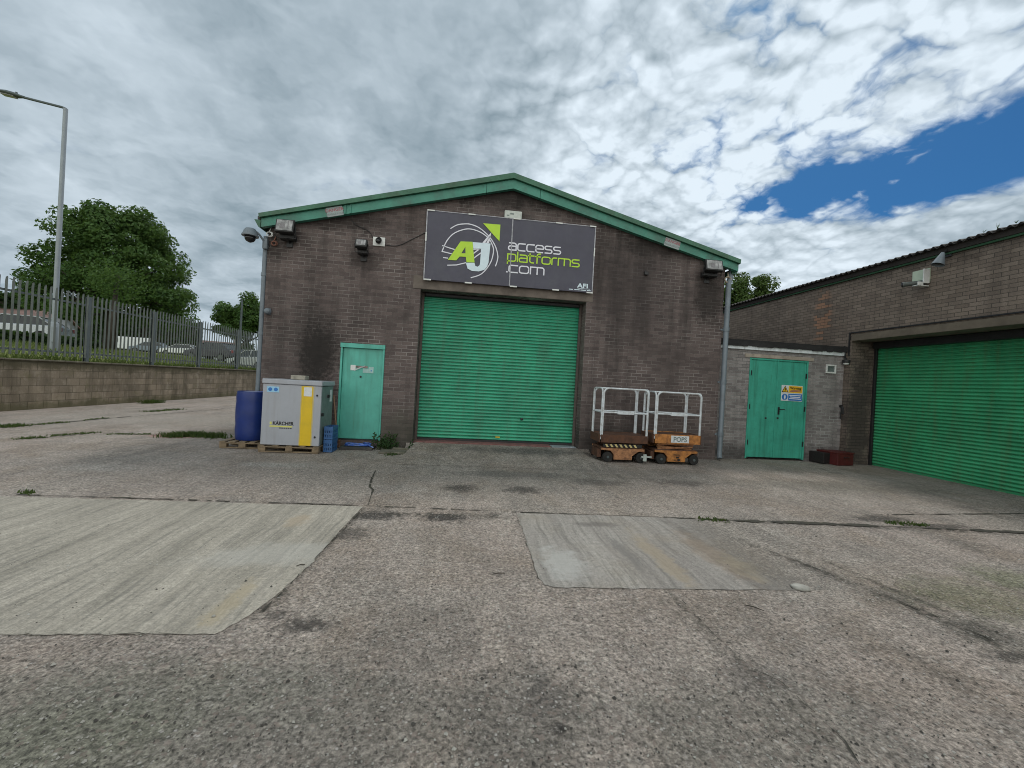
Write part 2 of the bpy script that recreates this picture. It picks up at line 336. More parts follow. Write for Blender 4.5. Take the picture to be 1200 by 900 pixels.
# ------------------------------------------------------------------ ground material
LINES = [((436, 602), (600, 606), .11, .8), ((860, 630), (1050, 704), .10, .8), ((1050, 704), (1240, 785), .12, .9), ((960, 655), (1200, 755), .05, .7), ((780, 690), (880, 790), .05, .6), ((880, 790), (1010, 900), .06, .6), ((640, 602), (840, 609), .05, .6), ((840, 609), (1230, 627), .10, .85), ((425, 596), (300, 724), .07, .7)]
def ground_mat():
    m, t, b = new_mat('worn_aggregate_concrete')
    P = t.pos(); x, y, z = t.sep(P)
    Pd = t.v('ADD', P, t.v('SCALE', t.v('SUBTRACT', t.noise(P, 24, 3, .6, out=1), (.5, .5, .5)), scale=.03))
    big = t.noise(P, .38, 6, .6); mid = t.noise(P, 1.7, 6, .62); small = t.noise(P, 9, 6, .68)
    streak = t.noise(t.scale(P, 2.6, .32, 1), 1, 7, .68)
    c = t.mix(t.mr(big, .35, .65), (.295, .264, .232), (.34, .287, .254))
    c = t.mix(t.m('MULTIPLY', t.mr(mid, .45, .75), .55), c, (.155, .142, .132))
    c = t.mix(t.m('MULTIPLY', t.mr(streak, .48, .70), .55), c, (.13, .118, .11))
    br1 = t.noise(P, .8, 7, .72, .5); br2 = t.noise(t.scale(P, 1.5, .8, 1), 1, 7, .75)
    c = t.mix(t.m('MULTIPLY', t.mr(br1, .47, .64), .6), c, (.20, .158, .122))
    c = t.mix(t.m('MULTIPLY', t.mr(br2, .56, .68), .55), c, (.085, .076, .066))
    c = t.mix(t.m('MULTIPLY', t.mr(br2, .44, .34), .45), c, (.38, .35, .315))
    blk = (.045, .04, .037)
    S = []
    def st(px, py, rx, ry, col=blk, amt=.75, ns=8): 
        p = atZ(px, py); S.append(((p.x, p.y, 0), (rx, ry, 1), col, amt, ns))
    st(360, 732, .22, .13, amt=.8, ns=9); st(322, 722, .10, .10, amt=.7); st(440, 604, .45, .2, ns=9, amt=.9); st(520, 606, .36, .22, amt=.95, ns=9); st(410, 625, .25, .2, amt=.7, ns=9); st(578, 603, .12, .08, ns=9)
    st(540, 572, .35, .3, amt=.8, ns=7); st(612, 574, .4, .3, amt=.8, ns=7); st(700, 565, .7, .35, amt=.5, ns=7); st(800, 566, .6, .3, amt=.5, ns=7)
    st(1030, 608, .6, .22, amt=.8, ns=6); st(1100, 617, .7, .15, amt=.8, ns=6); st(300, 850, 2.2, .55, (.15, .142, .125), .6, 2); st(620, 840, .5, .5, (.15, .137, .122), .55, 3); st(880, 850, 1.0, .5, (.16, .15, .13), .5, 3); st(500, 740, .5, .5, (.17, .155, .14), .5, 3); st(600, 556, 1.6, .35, (.14, .128, .118), .6, 3); st(655, 855, .05, .06, amt=.85, ns=14); st(640, 820, .16, .2, (.09, .083, .078), .5, 4); st(890, 795, .3, .22, (.09, .083, .078), .5, 4)
    st(1150, 740, .35, .28, (.07, .065, .055), .6, 7); st(1060, 700, .5, .2, (.08, .075, .06), .5, 7); st(1180, 770, .18, .1, amt=.7, ns=9)
    st(1140, 700, .7, .5, (.13, .14, .07), .45, 4); st(1190, 680, .5, .4, (.12, .14, .06), .5, 5); st(620, 535, 2.2, .45, (.07, .068, .068), .7, 2.5)  # last patch: the building's shadow at its foot, painted into the ground
    st(205, 511, .75, .35, (.30, .12, .10), .75, 3); st(1000, 570, 3.2, .7, (.135, .125, .105), .55, 1.5)  # wide darker area of yard towards the right shutter
    st(200, 490, 5, 2.4, (.28, .255, .225), .6, 1.1); st(250, 560, 3.0, 1.1, (.27, .235, .21), .45, 1.6); st(330, 545, .9, .25, (.33, .31, .285), .6, 3); st(110, 548, .8, .3, (.33, .31, .285), .5, 3)
    st(100, 830, 1.2, .5, (.16, .165, .13), .4, 3); st(60, 880, .6, .3, (.16, .165, .12), .4, 3)
    c = stain_shade_mask(t, P, S, c)
    ln = t.sep(t.noise(P, 11, 6, .8, out=1))
    for (a_, b_, wd, amt) in LINES:
        A, B_ = atZ(*a_), atZ(*b_); L = (B_-A).length; u = (B_-A)/L; nn = (-u.y, u.x, 0)
        dl = t.v('SUBTRACT', P, tuple(A)); al = t.v('DOT_PRODUCT', dl, tuple(u)); pr_ = t.m('ABSOLUTE', t.m('ADD', t.v('DOT_PRODUCT', dl, nn), t.m('MULTIPLY', t.m('SUBTRACT', ln[0], .5), wd*2.4)))
        mk = t.m('MULTIPLY', t.mr(pr_, wd*.2, wd, 1, 0, True), t.m('MULTIPLY', t.mr(al, -.05, .1, 0, 1), t.mr(al, L-.1, L+.05, 1, 0)))
        mk = t.m('MULTIPLY', mk, t.mr(ln[1], .42, .58, .1, 1))
        c = t.mix(t.m('MULTIPLY', mk, amt), c, (.045, .042, .034))
    # worn surface: rough matrix with stones showing through
    g1 = t.noise(P, 40, 8, .82, .3); g2 = t.noise(P, 75, 5, .75); lump = t.noise(P, 6.5, 5, .7)
    vd = t.vor(Pd, 58); vc = t.sep(t.vor(Pd, 58, out='Color'))
    f = t.m('MULTIPLY', t.mr(g1, .39, .61, .40, 1.62), t.mr(t.noise(P, 13, 5, .7), .35, .65, .80, 1.20)); g = t.mr(g2, .28, .72, .66, 1.36); e = t.mr(vc[0], 0, 1, .80, 1.20)
    k = t.m('MULTIPLY', t.m('MULTIPLY', f, g), e)
    c = t.mix(1.0, c, t.comb(k, k, k), 'MULTIPLY')
    c = t.mix(t.m('MULTIPLY', t.m('MULTIPLY', t.mr(vc[1], .90, .93), t.mr(g1, .45, .6)), .55), c, (.42, .39, .365))
    c = t.mix(t.m('MULTIPLY', t.mr(vc[2], .92, .95), .5), c, (.24, .19, .165))
    c = t.mix(t.m('MULTIPLY', t.m('MULTIPLY', t.mr(g1, .44, .34), t.mr(lump, .42, .6)), .75), c, (.052, .047, .043))
    c = t.mix(t.m('MULTIPLY', t.mr(small, .54, .72), .38), c, (.085, .075, .067))
    r1 = vc
    sk = t.vor(Pd, 34); skc = t.sep(t.vor(Pd, 34, out='Color'))
    c = t.mix(t.m('MULTIPLY', t.m('MULTIPLY', t.mr(sk, .34, .22), t.m('GREATER_THAN', skc[0], .76)), .65), c, (.05, .045, .042))
    c = t.mix(t.m('MULTIPLY', t.m('MULTIPLY', t.mr(sk, .28, .16), t.m('GREATER_THAN', skc[1], .80)), .7), c, (.50, .475, .45))
    t.put(b.inputs['Base Color'], c); t.put(b.inputs['Roughness'], t.mr(small, .3, .7, .72, .95)); b.inputs['Specular IOR Level'].default_value = .3
    h = t.m('ADD', t.m('MULTIPLY', vd, -.5), t.m('ADD', t.m('MULTIPLY', g1, 1.4), small))
    t.put(b.inputs['Normal'], t.bump(h, .8, .014))
    return m
GROUND = ground_mat()

def pad_mat(name, c1, c2, tint, stain_shade, fadex=None):
    m, t, b = new_mat(name)
    P = t.pos(); x, y, z = t.sep(P)
    W = t.v('ADD', P, t.v('SCALE', t.noise(P, .8, 2, .5, out=1), scale=.25))
    s1 = t.noise(t.scale(W, 26, 1.1, 1), 1, 5, .7); s2 = t.noise(t.scale(W, 5, .45, 1), 1, 5, .65); n = t.noise(P, 1.2, 5, .6); fine = t.noise(P, 90, 4, .7)
    c = t.mix(t.mr(s2, .35, .68), c1, c2)
    c = t.mix(t.m('MULTIPLY', t.mr(s1, .47, .66), .6), c, (.13, .125, .112))
    c = t.mix(t.m('MULTIPLY', t.mr(n, .5, .7), .5), c, tint)
    f = t.m('MULTIPLY', t.mr(fine, .28, .72, .68, 1.32), t.mr(t.noise(P, 22, 6, .8), .35, .65, .82, 1.18)); c = t.mix(1.0, c, t.comb(f, f, f), 'MULTIPLY')
    sp = t.sep(t.vor(P, 60, out='Color'))[0]; c = t.mix(t.m('MULTIPLY', t.mr(sp, .94, .97), .25), c, (.14, .135, .13))
    c = stain_shade_mask(t, P, stain_shade, c)
    t.put(b.inputs['Base Color'], c); b.inputs['Roughness'].default_value = .88; b.inputs['Specular IOR Level'].default_value = .3
    t.put(b.inputs['Normal'], t.bump(t.m('ADD', s1, t.m('MULTIPLY', fine, .8)), .5, .006))
    if fadex:
        e = t.m('ADD', x, t.m('MULTIPLY', t.m('SUBTRACT', t.noise(P, 5, 6, .7), .5), .9))
        k = t.mr(e, fadex[0], fadex[1], 0, 1)
        tr = t.n('ShaderNodeBsdfTransparent'); ms = t.n('ShaderNodeMixShader')
        t.put(ms.inputs[0], k); t.put(ms.inputs[1], b.outputs[0]); t.put(ms.inputs[2], tr.outputs[0])
        out = [q for q in m.node_tree.nodes if q.type == 'OUTPUT_MATERIAL'][0]; t.put(out.inputs[0], ms.outputs[0])
    return m
def gs(px, py, rx, ry, col, amt, ns):
    p = atZ(px, py); return ((p.x, p.y, 0), (rx, ry, 1), col, amt, ns)
PAD1 = pad_mat('brushed_concrete', (.36, .332, .285), (.238, .22, .186), (.372, .342, .295),
    [gs(270, 705, .10, .42, (.34, .285, .19), .55, 6), gs(350, 610, .16, .28, (.34, .27, .19), .5, 5), gs(330, 650, .9, .35, (.40, .395, .37), .4, 3)])
PAD2 = pad_mat('stained_brushed_concrete', (.325, .305, .28), (.22, .20, .185), (.25, .215, .17),
    [gs(660, 660, .25, .5, (.40, .40, .385), .6, 4), gs(735, 650, .09, .6, (.14, .132, .126), .6, 5), gs(775, 655, .14, .9, (.31, .25, .17), .5, 4), gs(835, 650, .22, .9, (.25, .19, .14), .5, 4), gs(870, 665, .2, .4, (.29, .25, .18), .5, 5), gs(700, 615, .4, .12, (.11, .10, .095), .6, 6)], fadex=(2.25, 3.05))
DARKJOINT = paint('joint_dirt', (.035, .032, .025), .95, var=.3, dirt=(.06, .06, .03), dirtamt=.6, scale=9)

def grass_mat():
    m, t, b = new_mat('rough_grass')
    P = t.pos(); a = t.noise(P, .35, 5, .6); d = t.noise(P, 6, 5, .7)
    c = t.mix(t.mr(a, .35, .65), (.15, .20, .06), (.25, .25, .10)); c = t.mix(t.mr(d, .45, .75), c, (.07, .11, .03))
    t.put(b.inputs['Base Color'], c); b.inputs['Roughness'].default_value = .9; b.inputs['Specular IOR Level'].default_value = .1
    t.put(b.inputs['Normal'], t.bump(d, .8, .05)); return m
GRASS = grass_mat()

# ------------------------------------------------------------------ ground sheets
def grid(xs, ys, zf):
    mb = MB(); n = len(ys)
    for x in xs:
        for y in ys: mb.v.append((x, y, zf(x, y)))
    for i in range(len(xs)-1):
        for j in range(n-1): mb.f.append((i*n+j, (i+1)*n+j, (i+1)*n+j+1, i*n+j+1))
    return mb
def ss(a, b, x):
    t = min(max((x-a)/(b-a), 0), 1); return t*t*(3-2*t)
tag(obj('yard_ground', grid([-900, -12.4, 0, 12, 900], [-900, -20, 0, 10, 30, 1200], lambda x, y: 0), GROUND), kind='structure')

# ramp up to the roller shutter
OL, OR_ = -1.02, 2.58
rm = MB()
xs = [OL-.12+(OR_-OL+.36)*i/24 for i in range(25)]
rv = []
for j, yy in enumerate([7.35, 7.6, 7.9, 8.2, 8.5, 8.8, 9.0, 9.38]):
    h = .004+.125*ss(7.35, 9.0, yy)
    for i, xx in enumerate(xs):
        e = min(1, min(i, 24-i)/1.6)
        rv.append((xx+(.18 if i >= 22 else 0)*(1-ss(7.35, 9, yy)), yy, .004+(h-.004)*e if yy < 9.0 else h))
rm.v = rv
for j in range(7):
    for i in range(24):
        if j == 6 and not (OL < (xs[i]+xs[i+1])/2 < OR_): continue
        rm.f.append((j*25+i, j*25+i+1, (j+1)*25+i+1, (j+1)*25+i))
tag(obj('ramp', rm, GROUND, smooth=True), kind='structure')

def ragged(pts, z, amp=.012, step=.06, seed=1):
    rnd = random.Random(seed); out = []
    n = len(pts)
    for i in range(n):
        a, b = pts[i], pts[(i+1) % n]; L = (b-a).length; k = max(1, int(L/step))
        nrm = Vector((-(b-a).y, (b-a).x, 0)).normalized()
        for q in range(k):
            p = a.lerp(b, q/k)+nrm*rnd.gauss(0, amp)*(1 if q else .3); out.append((p.x, p.y, z))
    return out
p1 = [atZ(-300, 577), atZ(0, 582), atZ(425, 594), atZ(395, 626), atZ(362, 664), atZ(330, 693), atZ(292, 722), atZ(252, 744), atZ(0, 745), atZ(-300, 742)]
tag(obj('concrete_pad', MB().poly(ragged(p1, .004, .004, .04, 3)), PAD1, fix=False), kind='structure')
p2 = [atZ(606, 601.5), atZ(720, 605), atZ(900, 612), atZ(990, 640), atZ(985, 693), atZ(800, 691), atZ(650, 689), atZ(638, 686), atZ(631, 678), atZ(620, 645)]
tag(obj('stained_concrete_pad', MB().poly(ragged(p2, .004, .004, .05, 5)), PAD2, fix=False), kind='structure')
def ribbon(mb, pts, w0, w1, z, seed, gap=0.0):
    rnd = random.Random(seed); P = []
    for a, b in zip(pts[:-1], pts[1:]):
        k = max(1, int((b-a).length/.05))
        P += [a.lerp(b, i/k) for i in range(k)]
    P.append(pts[-1]); prev = None; w = w0
    for i, p in enumerate(P):
        d = (P[min(i+1, len(P)-1)]-P[max(i-1, 0)]).normalized(); n = Vector((-d.y, d.x, 0))
        w = min(w1, max(w0, w+rnd.gauss(0, (w1-w0)*.35))); p = p+n*rnd.gauss(0, .004)
        cur = (p+n*w/2, p-n*w/2)
        if prev and rnd.random() > gap:
            mb.add([(q.x, q.y, z) for q in (prev[0], prev[1], cur[1], cur[0])], [(0, 1, 2, 3)])
        prev = cur
J = MB()
ribbon(J, [atZ(20, 580), atZ(425, 593), atZ(605, 600.5), atZ(835, 609)], .006, .03, .008, 2, .12)
ribbon(J, [atZ(820, 609), atZ(960, 614), atZ(1100, 620), atZ(1300, 629)], .015, .10, .008, 3, .05)
ribbon(J, [atZ(1010, 604), atZ(1100, 603), atZ(1260, 602)], .006, .03, .008, 4, .1)
ribbon(J, [atZ(431, 594), atZ(434, 583), atZ(437, 575), atZ(433, 570), atZ(436, 560), atZ(440, 552)], .006, .03, .008, 6, .05)
ribbon(J, [atZ(426, 596), atZ(396, 628), atZ(331, 695), atZ(301, 724)], .004, .02, .009, 7, .35)
ribbon(J, [atZ(0, 746), atZ(243, 744)], .002, .007, .009, 8, .25)
ribbon(J, [atZ(604, 602), atZ(619, 646), atZ(631, 680)], .002, .007, .009, 9, .2)
ribbon(J, [atZ(645, 690), atZ(800, 692), atZ(920, 693)], .002, .006, .009, 10, .3)
ribbon(J, [atZ(0, 502), atZ(120, 491), atZ(230, 482), atZ(275, 478)], .02, .07, .008, 11, .1)
ribbon(J, [atZ(20, 516), atZ(110, 508), atZ(250, 512)], .01, .05, .008, 12, .4)
ribbon(J, [atZ(850, 628), atZ(950, 664), atZ(1050, 704), atZ(1150, 745), atZ(1260, 792)], .002, .012, .008, 21, .3)
ribbon(J, [atZ(800, 705), atZ(838, 745), atZ(880, 785), atZ(915, 800), atZ(990, 870), atZ(1010, 900)], .002, .008, .008, 23, .3)
tag(obj('paving_joints', J, DARKJOINT, fix=False), kind='structure')

# raised ground beyond the retaining wall
def bank(x, y):
    d = max(0, -12.4-x)
    up = .42*ss(0, 2.6, d)+.52*ss(2, 12, d)+.5*ss(10, 32, d)+.02*max(0, d-30)
    k = ss(.45, .60, -x/y) if y > 0 else 1
    return 1.40+up*k
bx = [-12.42, -12.8, -13.4, -14, -15, -16, -18, -20, -22, -25, -28, -32, -37, -45, -60, -90, -160, -400, -900]
by = [-60, -20, 0, 6, 10, 12, 14, 16, 18, 20, 22, 24, 26, 28, 30, 33, 36, 40, 46, 55, 70, 100, 200, 1200]
tag(obj('grass_bank', grid(bx, by, bank), GRASS, smooth=True), kind='structure')
def hit_bank(px, py):
    r = ray(px, py).normalized(); t = 12.0
    while t < 200:
        p = Vector((0, 0, H))+r*t
        if p.x < -12.42 and p.z <= bank(p.x, p.y): return p
        t += .05
    return p

def blades(mb, x, y, z, h, w, rnd, lean=.5):
    a = rnd.uniform(0, 6.283); dx, dy = math.cos(a), math.sin(a); l = rnd.uniform(0, lean)*h; b = rnd.uniform(0, 6.283)
    mb.add([(x-dx*w, y-dy*w, z), (x+dx*w, y+dy*w, z), (x+math.cos(b)*l*.4+dx*w*.7, y+math.sin(b)*l*.4+dy*w*.7, z+h*.6), (x+math.cos(b)*l, y+math.sin(b)*l, z+h)], [(0, 1, 2, 3)])
rnd = random.Random(11); g = MB()
for i in range(9000):
    d = rnd.random()**1.8*5; y = rnd.uniform(11.5, 34); x = -12.52-d
    blades(g, x, y, bank(x, y)-.01, rnd.uniform(.07, .26), .012, rnd, .8)
tag(obj('long_grass', g, GRASSB, fix=False), 'long rough grass growing along the top of the retaining wall', 'grass', kind='stuff')
w = MB()
def weedline(pts, n, spread, hh, seed):
    rnd = random.Random(seed)
    for i in range(n):
        k = rnd.random()*(len(pts)-1); j = int(k); p = pts[j].lerp(pts[j+1], k-j)
        blades(w, p.x+rnd.gauss(0, spread), p.y+rnd.gauss(0, spread), 0, rnd.uniform(.3, 1)*hh, .008+.006*rnd.random(), rnd, 1.1)
weedline([atZ(0, 501), atZ(28, 499)], 260, .07, .08, 1); weedline([atZ(40, 498), atZ(80, 495)], 120, .05, .05, 2); weedline([atZ(95, 493), atZ(125, 490)], 90, .05, .04, 3)
weedline([atZ(170, 483), atZ(210, 480)], 260, .08, .07, 4); weedline([atZ(20, 515), atZ(50, 513)], 120, .05, .05, 5); weedline([atZ(60, 511), atZ(115, 507)], 170, .05, .05, 6)
weedline([atZ(130, 509), atZ(180, 509)], 160, .05, .04, 7); weedline([atZ(196, 512), atZ(225, 511), atZ(258, 513)], 900, .10, .13, 8); weedline([atZ(168, 473), atZ(188, 472)], 300, .08, .16, 9)
weedline([atZ(1040, 613), atZ(1085, 616)], 160, .04, .035, 10); weedline([atZ(820, 609), atZ(850, 610)], 120, .03, .03, 12); weedline([atZ(28, 578), atZ(38, 578)], 40, .03, .05, 13); weedline([atZ(455, 534), atZ(478, 530)], 120, .05, .06, 14)
tag(obj('weeds', w, WEED, fix=False), 'low green weeds growing out of the cracks in the yard', 'weeds', kind='stuff')

# ------------------------------------------------------------------ main warehouse
YF = 9.0
PK, EL, ER = .87, -4.28, 6.13
WL, WR = -4.10, 5.80
def gable(x, top=5.86, eave=4.52):      # underside line of the roof
    return top-(top-eave)*abs(x-PK)/((ER-EL)/2)
wh = placed('warehouse', 'brown brick gabled warehouse with green barge boards and a wide green roller shutter', 'warehouse', (PK, YF, 0))
def wall_with_openings(x0, x1, ops, topf, y0, y1, extra=()):
    """front face split in columns round the openings, then given thickness"""
    cuts = sorted(set([x0, x1]+[c for o in ops for c in o[:2]]+list(extra)))
    bm = bmesh.new()
    zs = sorted(set([0.0]+[c for o in ops for c in o[2:]]))
    for a, b in zip(cuts[:-1], cuts[1:]):
        mid = (a+b)/2; lv = [z for z in zs]
        inside = [o for o in ops if o[0] <= mid <= o[1]]
        segs = list(zip(lv[:-1], lv[1:]))
        for (p, q) in segs:
            if any(o[2] <= (p+q)/2 <= o[3] for o in inside): continue
            bm.faces.new([bm.verts.new(v) for v in ((a, y0, p), (b, y0, p), (b, y0, q), (a, y0, q))])
        bm.faces.new([bm.verts.new(v) for v in ((a, y0, lv[-1]), (b, y0, lv[-1]), (b, y0, topf(b)), (a, y0, topf(a)))])
    bmesh.ops.remove_doubles(bm, verts=bm.verts[:], dist=1e-5)
    r = bmesh.ops.extrude_face_region(bm, geom=bm.faces[:])
    for v in [e for e in r['geom'] if isinstance(e, bmesh.types.BMVert)]: v.co.y = y1
    bmesh.ops.recalc_face_normals(bm, faces=bm.faces[:])
    bm.verts.index_update(); mb = MB()
    mb.v = [tuple(v.co) for v in bm.verts]; mb.f = [tuple(v.index for v in f.verts) for f in bm.faces]; bm.free()
    return mb
PD = (-2.57, -1.68)
mb = wall_with_openings(WL, WR, [(OL, OR_, 0.0, 3.38), (PD[0], PD[1], .14, 2.15)], gable, YF, YF+.46, extra=(PK,))
obj('front_wall', mb, BRICK, wh)
mb = MB(); mb.box((WL, YF+.463, 0), (WL+.3, 26, 4.5)); obj('side_wall', mb, BRICK, wh)
mb = MB(); mb.box((WR-.3, YF+.463, 0), (WR, 26, 4.5)); obj('side_wall', mb, BRICK, wh)
mb = MB(); mb.prism([(WL, 0), (WR, 0), (WR, gable(WR)), (PK, gable(PK)), (WL, gable(WL))], 26.003, 26.3); obj('rear_wall', mb, BRICK, wh)
mb = MB(); mb.box((WL+.31, YF+1.4, .01), (WR-.31, 25.9, .02)); obj('inside_floor', mb, LINTEL, wh)
# roof sheets
mb = MB()
for (xa, za, xb, zb) in ((EL-.05, 4.60, PK, 5.985), (PK, 5.985, ER+.05, 4.60)):
    mb.prism([(xa, za), (xb, zb), (xb, zb-.06), (xa, za-.06)], YF+.02, 26.4)
obj('roof', mb, SHEET, wh)
YB = 8.86
def fz(p): return atY(p[0], p[1], YB)
bl = [fz(q) for q in ((304.5, 251), (602, 204), (866.5, 305), (865, 318), (602, 221), (306, 266))]
capl = [fz((305, 256)), fz((602, 210.5)), fz((866, 310))]
def board(name, pts, y0, y1, mat):
    return obj(name, MB().prism([(p.x, p.z) for p in pts], y0, y1), mat, wh)
j1, j2 = fz((571, 209)).x, fz((634, 214)).x
def lerp_at(a, b, x): return a.lerp(b, (x-a.x)/(b.x-a.x))
# barge boards: three lengths with cover strips, and the capping over them
lo = [bl[5], bl[4], bl[3]]
for (xa, xb) in ((bl[5].x, j1-.004), (j2+.004, bl[3].x)):
    i = 0 if xb < PK else 1
    a0, a1 = lerp_at(lo[i], lo[i+1], xa), lerp_at(lo[i], lo[i+1], xb); b0, b1 = lerp_at(capl[i], capl[i+1], xa), lerp_at(capl[i], capl[i+1], xb)
    board('barge_board', [a0, a1, b1, b0], YB, YB+.10, FASCIA)
board('barge_board', [lerp_at(lo[0], lo[1], j1+.004), lo[1], lerp_at(lo[1], lo[2], j2-.004), lerp_at(capl[1], capl[2], j2-.004), capl[1], lerp_at(capl[0], capl[1], j1+.004)], YB, YB+.10, FASCIA)
for px in (404, 411):
    x = fz((px, 245)).x; wd = .015 if px == 411 else .03
    board('cover_strip', [lerp_at(lo[0], lo[1], x), lerp_at(lo[0], lo[1], x+wd), lerp_at(capl[0], capl[1], x+wd), lerp_at(capl[0], capl[1], x)], YB-.02, YB-.002, FASCIA)
for i in (0, 1):
    c0, c1 = capl[i]+Vector((0, 0, .006)), capl[i+1]+Vector((0, 0, .006)); t0, t1 = bl[i], bl[i+1]
    board('roof_capping', [c0, c1, t1, t0], YB-.06, YB+.14, FASCIA2)
# gutter end on the left
mb = MB(); g0 = fz((304, 259)); mb.prism([(g0.x-.10, g0.z+.03), (g0.x+.02, g0.z+.03), (g0.x+.02, g0.z-.13), (g0.x-.02, g0.z-.11)], YB+.01, 26); obj('gutter', mb, FASCIA2, wh)
mb = MB(); g1 = fz((867, 316)); mb.prism([(g1.x+.03, g1.z+.03), (g1.x-.12, g1.z+.03), (g1.x-.12, g1.z-.09), (g1.x, g1.z-.08)], YB+.103, 26); obj('gutter', mb, FASCIA2, wh)
# lintel, red sill and roller shutter
lt = atY(484, 329, YF)
mb = MB(); mb.rbox((OL-.16, YF-.012, 3.385), (OR_+.14, YF+.2, 3.66), .008); obj('lintel', mb, LINTEL, wh)
mb = MB(); mb.rbox((OL+.004, YF+.10, .09), (OR_-.6, YF+.40, .155), .006); obj('door_sill', mb, SILL, wh)
def shutter_profile(z0, z1, pitch):
    out = []; z = z0
    while z < z1-1e-4:
        for k, (fz_, d) in enumerate(((.0, -.02), (.05, .012), (.12, .036), (.22, .047), (.34, .050), (.48, .044), (.62, .032), (.76, .016), (.88, -.004), (.95, -.022))):
            zz = z+fz_*pitch
            if zz <= z1: out.append((zz, d*.72))
        z += pitch
    out.append((z1, 0)); return out
pr = shutter_profile(.20, 3.30, .0735)
mb = MB()
YR = YF+.40
for i in range(len(pr)-1):
    (za, da), (zb, db) = pr[i], pr[i+1]
    mb.add([(OL+.05, YR-da, za), (OR_-.05, YR-da, za), (OR_-.05, YR-db, zb), (OL+.05, YR-db, zb)], [(0, 1, 2, 3)])
mb.box((OL+.05, YR+.003, .2), (OR_-.05, YR+.03, 3.35))
rs = obj('roller_shutter', mb, ROLLER, wh, smooth=True, fix=False, auto=40)
mb = MB(); mb.rbox((OL+.05, YR-.035, .135), (OR_-.05, YR+.02, .197), .006); obj('bottom_rail', mb, DARKMETAL, rs)
p = atY(611, 491, YR); mb = MB(); mb.lathe([(.028, 0), (.028, .03), (.012, .036)], 12, facing((p.x, YR-.034, p.z))); obj('lock', mb, DARKMETAL, rs)
p = atY(583, 512, YR); mb = MB(); mb.box((p.x-.05, YR-.045, p.z-.012), (p.x+.05, YR-.036, p.z+.012)); obj('sticker', mb, YELL, rs)
for sx in (OL+.003, OR_-.062):
    mb = MB(); mb.rbox((sx, YR-.09, .135), (sx+.055, YR-.042, 3.37), .005); obj('guide_rail', mb, paint('brown_guide', (.10, .082, .072), .7, var=.2) if sx < 0 else bpy.data.materials['brown_guide'], wh)
mb = MB(); mb.rbox((OL+.06, YR-.12, 3.16+.14), (OR_-.06, YR+.1, 3.378), .02); obj('shutter_box', mb, DARKMETAL, wh)
# steel personnel door
dr = MB(); dr.rbox((PD[0]+.045, YF+.03, .165), (PD[1]-.04, YF+.08, 2.05), .006); door = obj('entrance_door', dr, GREENDOOR, wh)
mb = MB()
mb.rbox((PD[0]+.003, YF-.015, .15), (PD[0]+.042, YF+.10, 2.05), .004); mb.rbox((PD[1]-.037, YF-.015, .15), (PD[1]-.003, YF+.10, 2.05), .004); mb.rbox((PD[0]-.005, YF-.03, 2.053), (PD[1]+.005, YF+.10, 2.145), .006)
obj('door_frame', mb, GREENDOOR, wh)
mb = MB(); p = atY(422.5, 441.5, YF+.02); mb.lathe([(.02, 0), (.02, .012), (.012, .016)], 12, facing((p.x, YF+.03, p.z))); obj('keyhole', mb, DARKMETAL, door)
mb = MB(); mb.box((PD[0]+.045, YF-.005, .142), (PD[1]-.04, YF+.09, .163)); obj('threshold', mb, DARKMETAL, wh)
# corner pipes
q0, q1 = atY(313, 284, YF-.02), atY(306, 455, YF-.02)
mb = MB(); xx = WL-.055; mb.tube([(xx, YF+.03, 4.2), (xx, YF+.03, .05)], .045, 12)
for z in (.9, 2.2, 3.4): mb.tube([(xx, YF+.03, z), (xx, YF+.03, z+.06)], .056, 12)
obj('corner_downpipe', mb, GREYPIPE, wh, smooth=True, auto=40)
xx = WR+.075
mb = MB(); mb.tube([(xx+.12, YF+.06, 4.42), (xx+.10, YF+.04, 4.3), (xx+.01, YF-.03, 4.05), (xx, YF-.05, 3.9), (xx, YF-.05, .12), (xx-.01, YF-.09, .05)], .056, 14)
for z in (.55, 1.75, 2.95): mb.tube([(xx, YF-.05, z), (xx, YF-.05, z+.09)], .067, 14); mb.box((xx-.11, YF-.02, z+.02), (xx+.09, YF+.02, z+.06))
obj('downpipe', mb, GREYPIPE, wh, smooth=True, auto=40)

# ------------------------------------------------------------------ big sign
YS = YF-.09
stl, st_r, sbl, sbr = (atY(*q, YS) for q in ((501.4, 246.4), (698.4, 266.4), (496.4, 326.6), (693, 344)))
SX0, SX1 = (stl.x+sbl.x)/2, (st_r.x+sbr.x)/2; SZ1, SZ0 = (stl.z+st_r.z)/2, (sbl.z+sbr.z)/2
SW, SH = SX1-SX0, SZ1-SZ0; SPX = atY(599, 295, YS).x
sign = placed('sign_board', 'large navy two-panel business sign over the wide roller shutter, white and lime lettering', 'sign', ((SX0+SX1)/2, YS, SZ0))
mb = MB(); mb.rbox((SX0, YS, SZ0), (SPX-.006, YS+.035, SZ1), .004); obj('panel', mb, NAVY, sign)
mb = MB(); mb.rbox((SPX+.006, YS, SZ0), (SX1, YS+.035, SZ1), .004); obj('panel', mb, NAVY, sign)
mb = MB(); mb.box((SX0+.05, YS+.037, SZ0+.1), (SX1-.05, YF-.002, SZ0+.18)); mb.box((SX0+.05, YS+.037, SZ1-.2), (SX1-.05, YF-.002, SZ1-.1)); obj('bracket', mb, DARKMETAL, sign)
mb = MB()
for (a, b) in (((SX0-.012, SZ0-.012), (SX0+.010, SZ1+.012)), ((SX1-.010, SZ0-.012), (SX1+.012, SZ1+.012)), ((SX0+.012, SZ1-.004), (SX1-.012, SZ1+.012)), ((SPX-.011, SZ0+.002), (SPX+.011, SZ1-.006))):
    mb.box((a[0], YS-.008, a[1]), (b[0], YS-.002, b[1]))
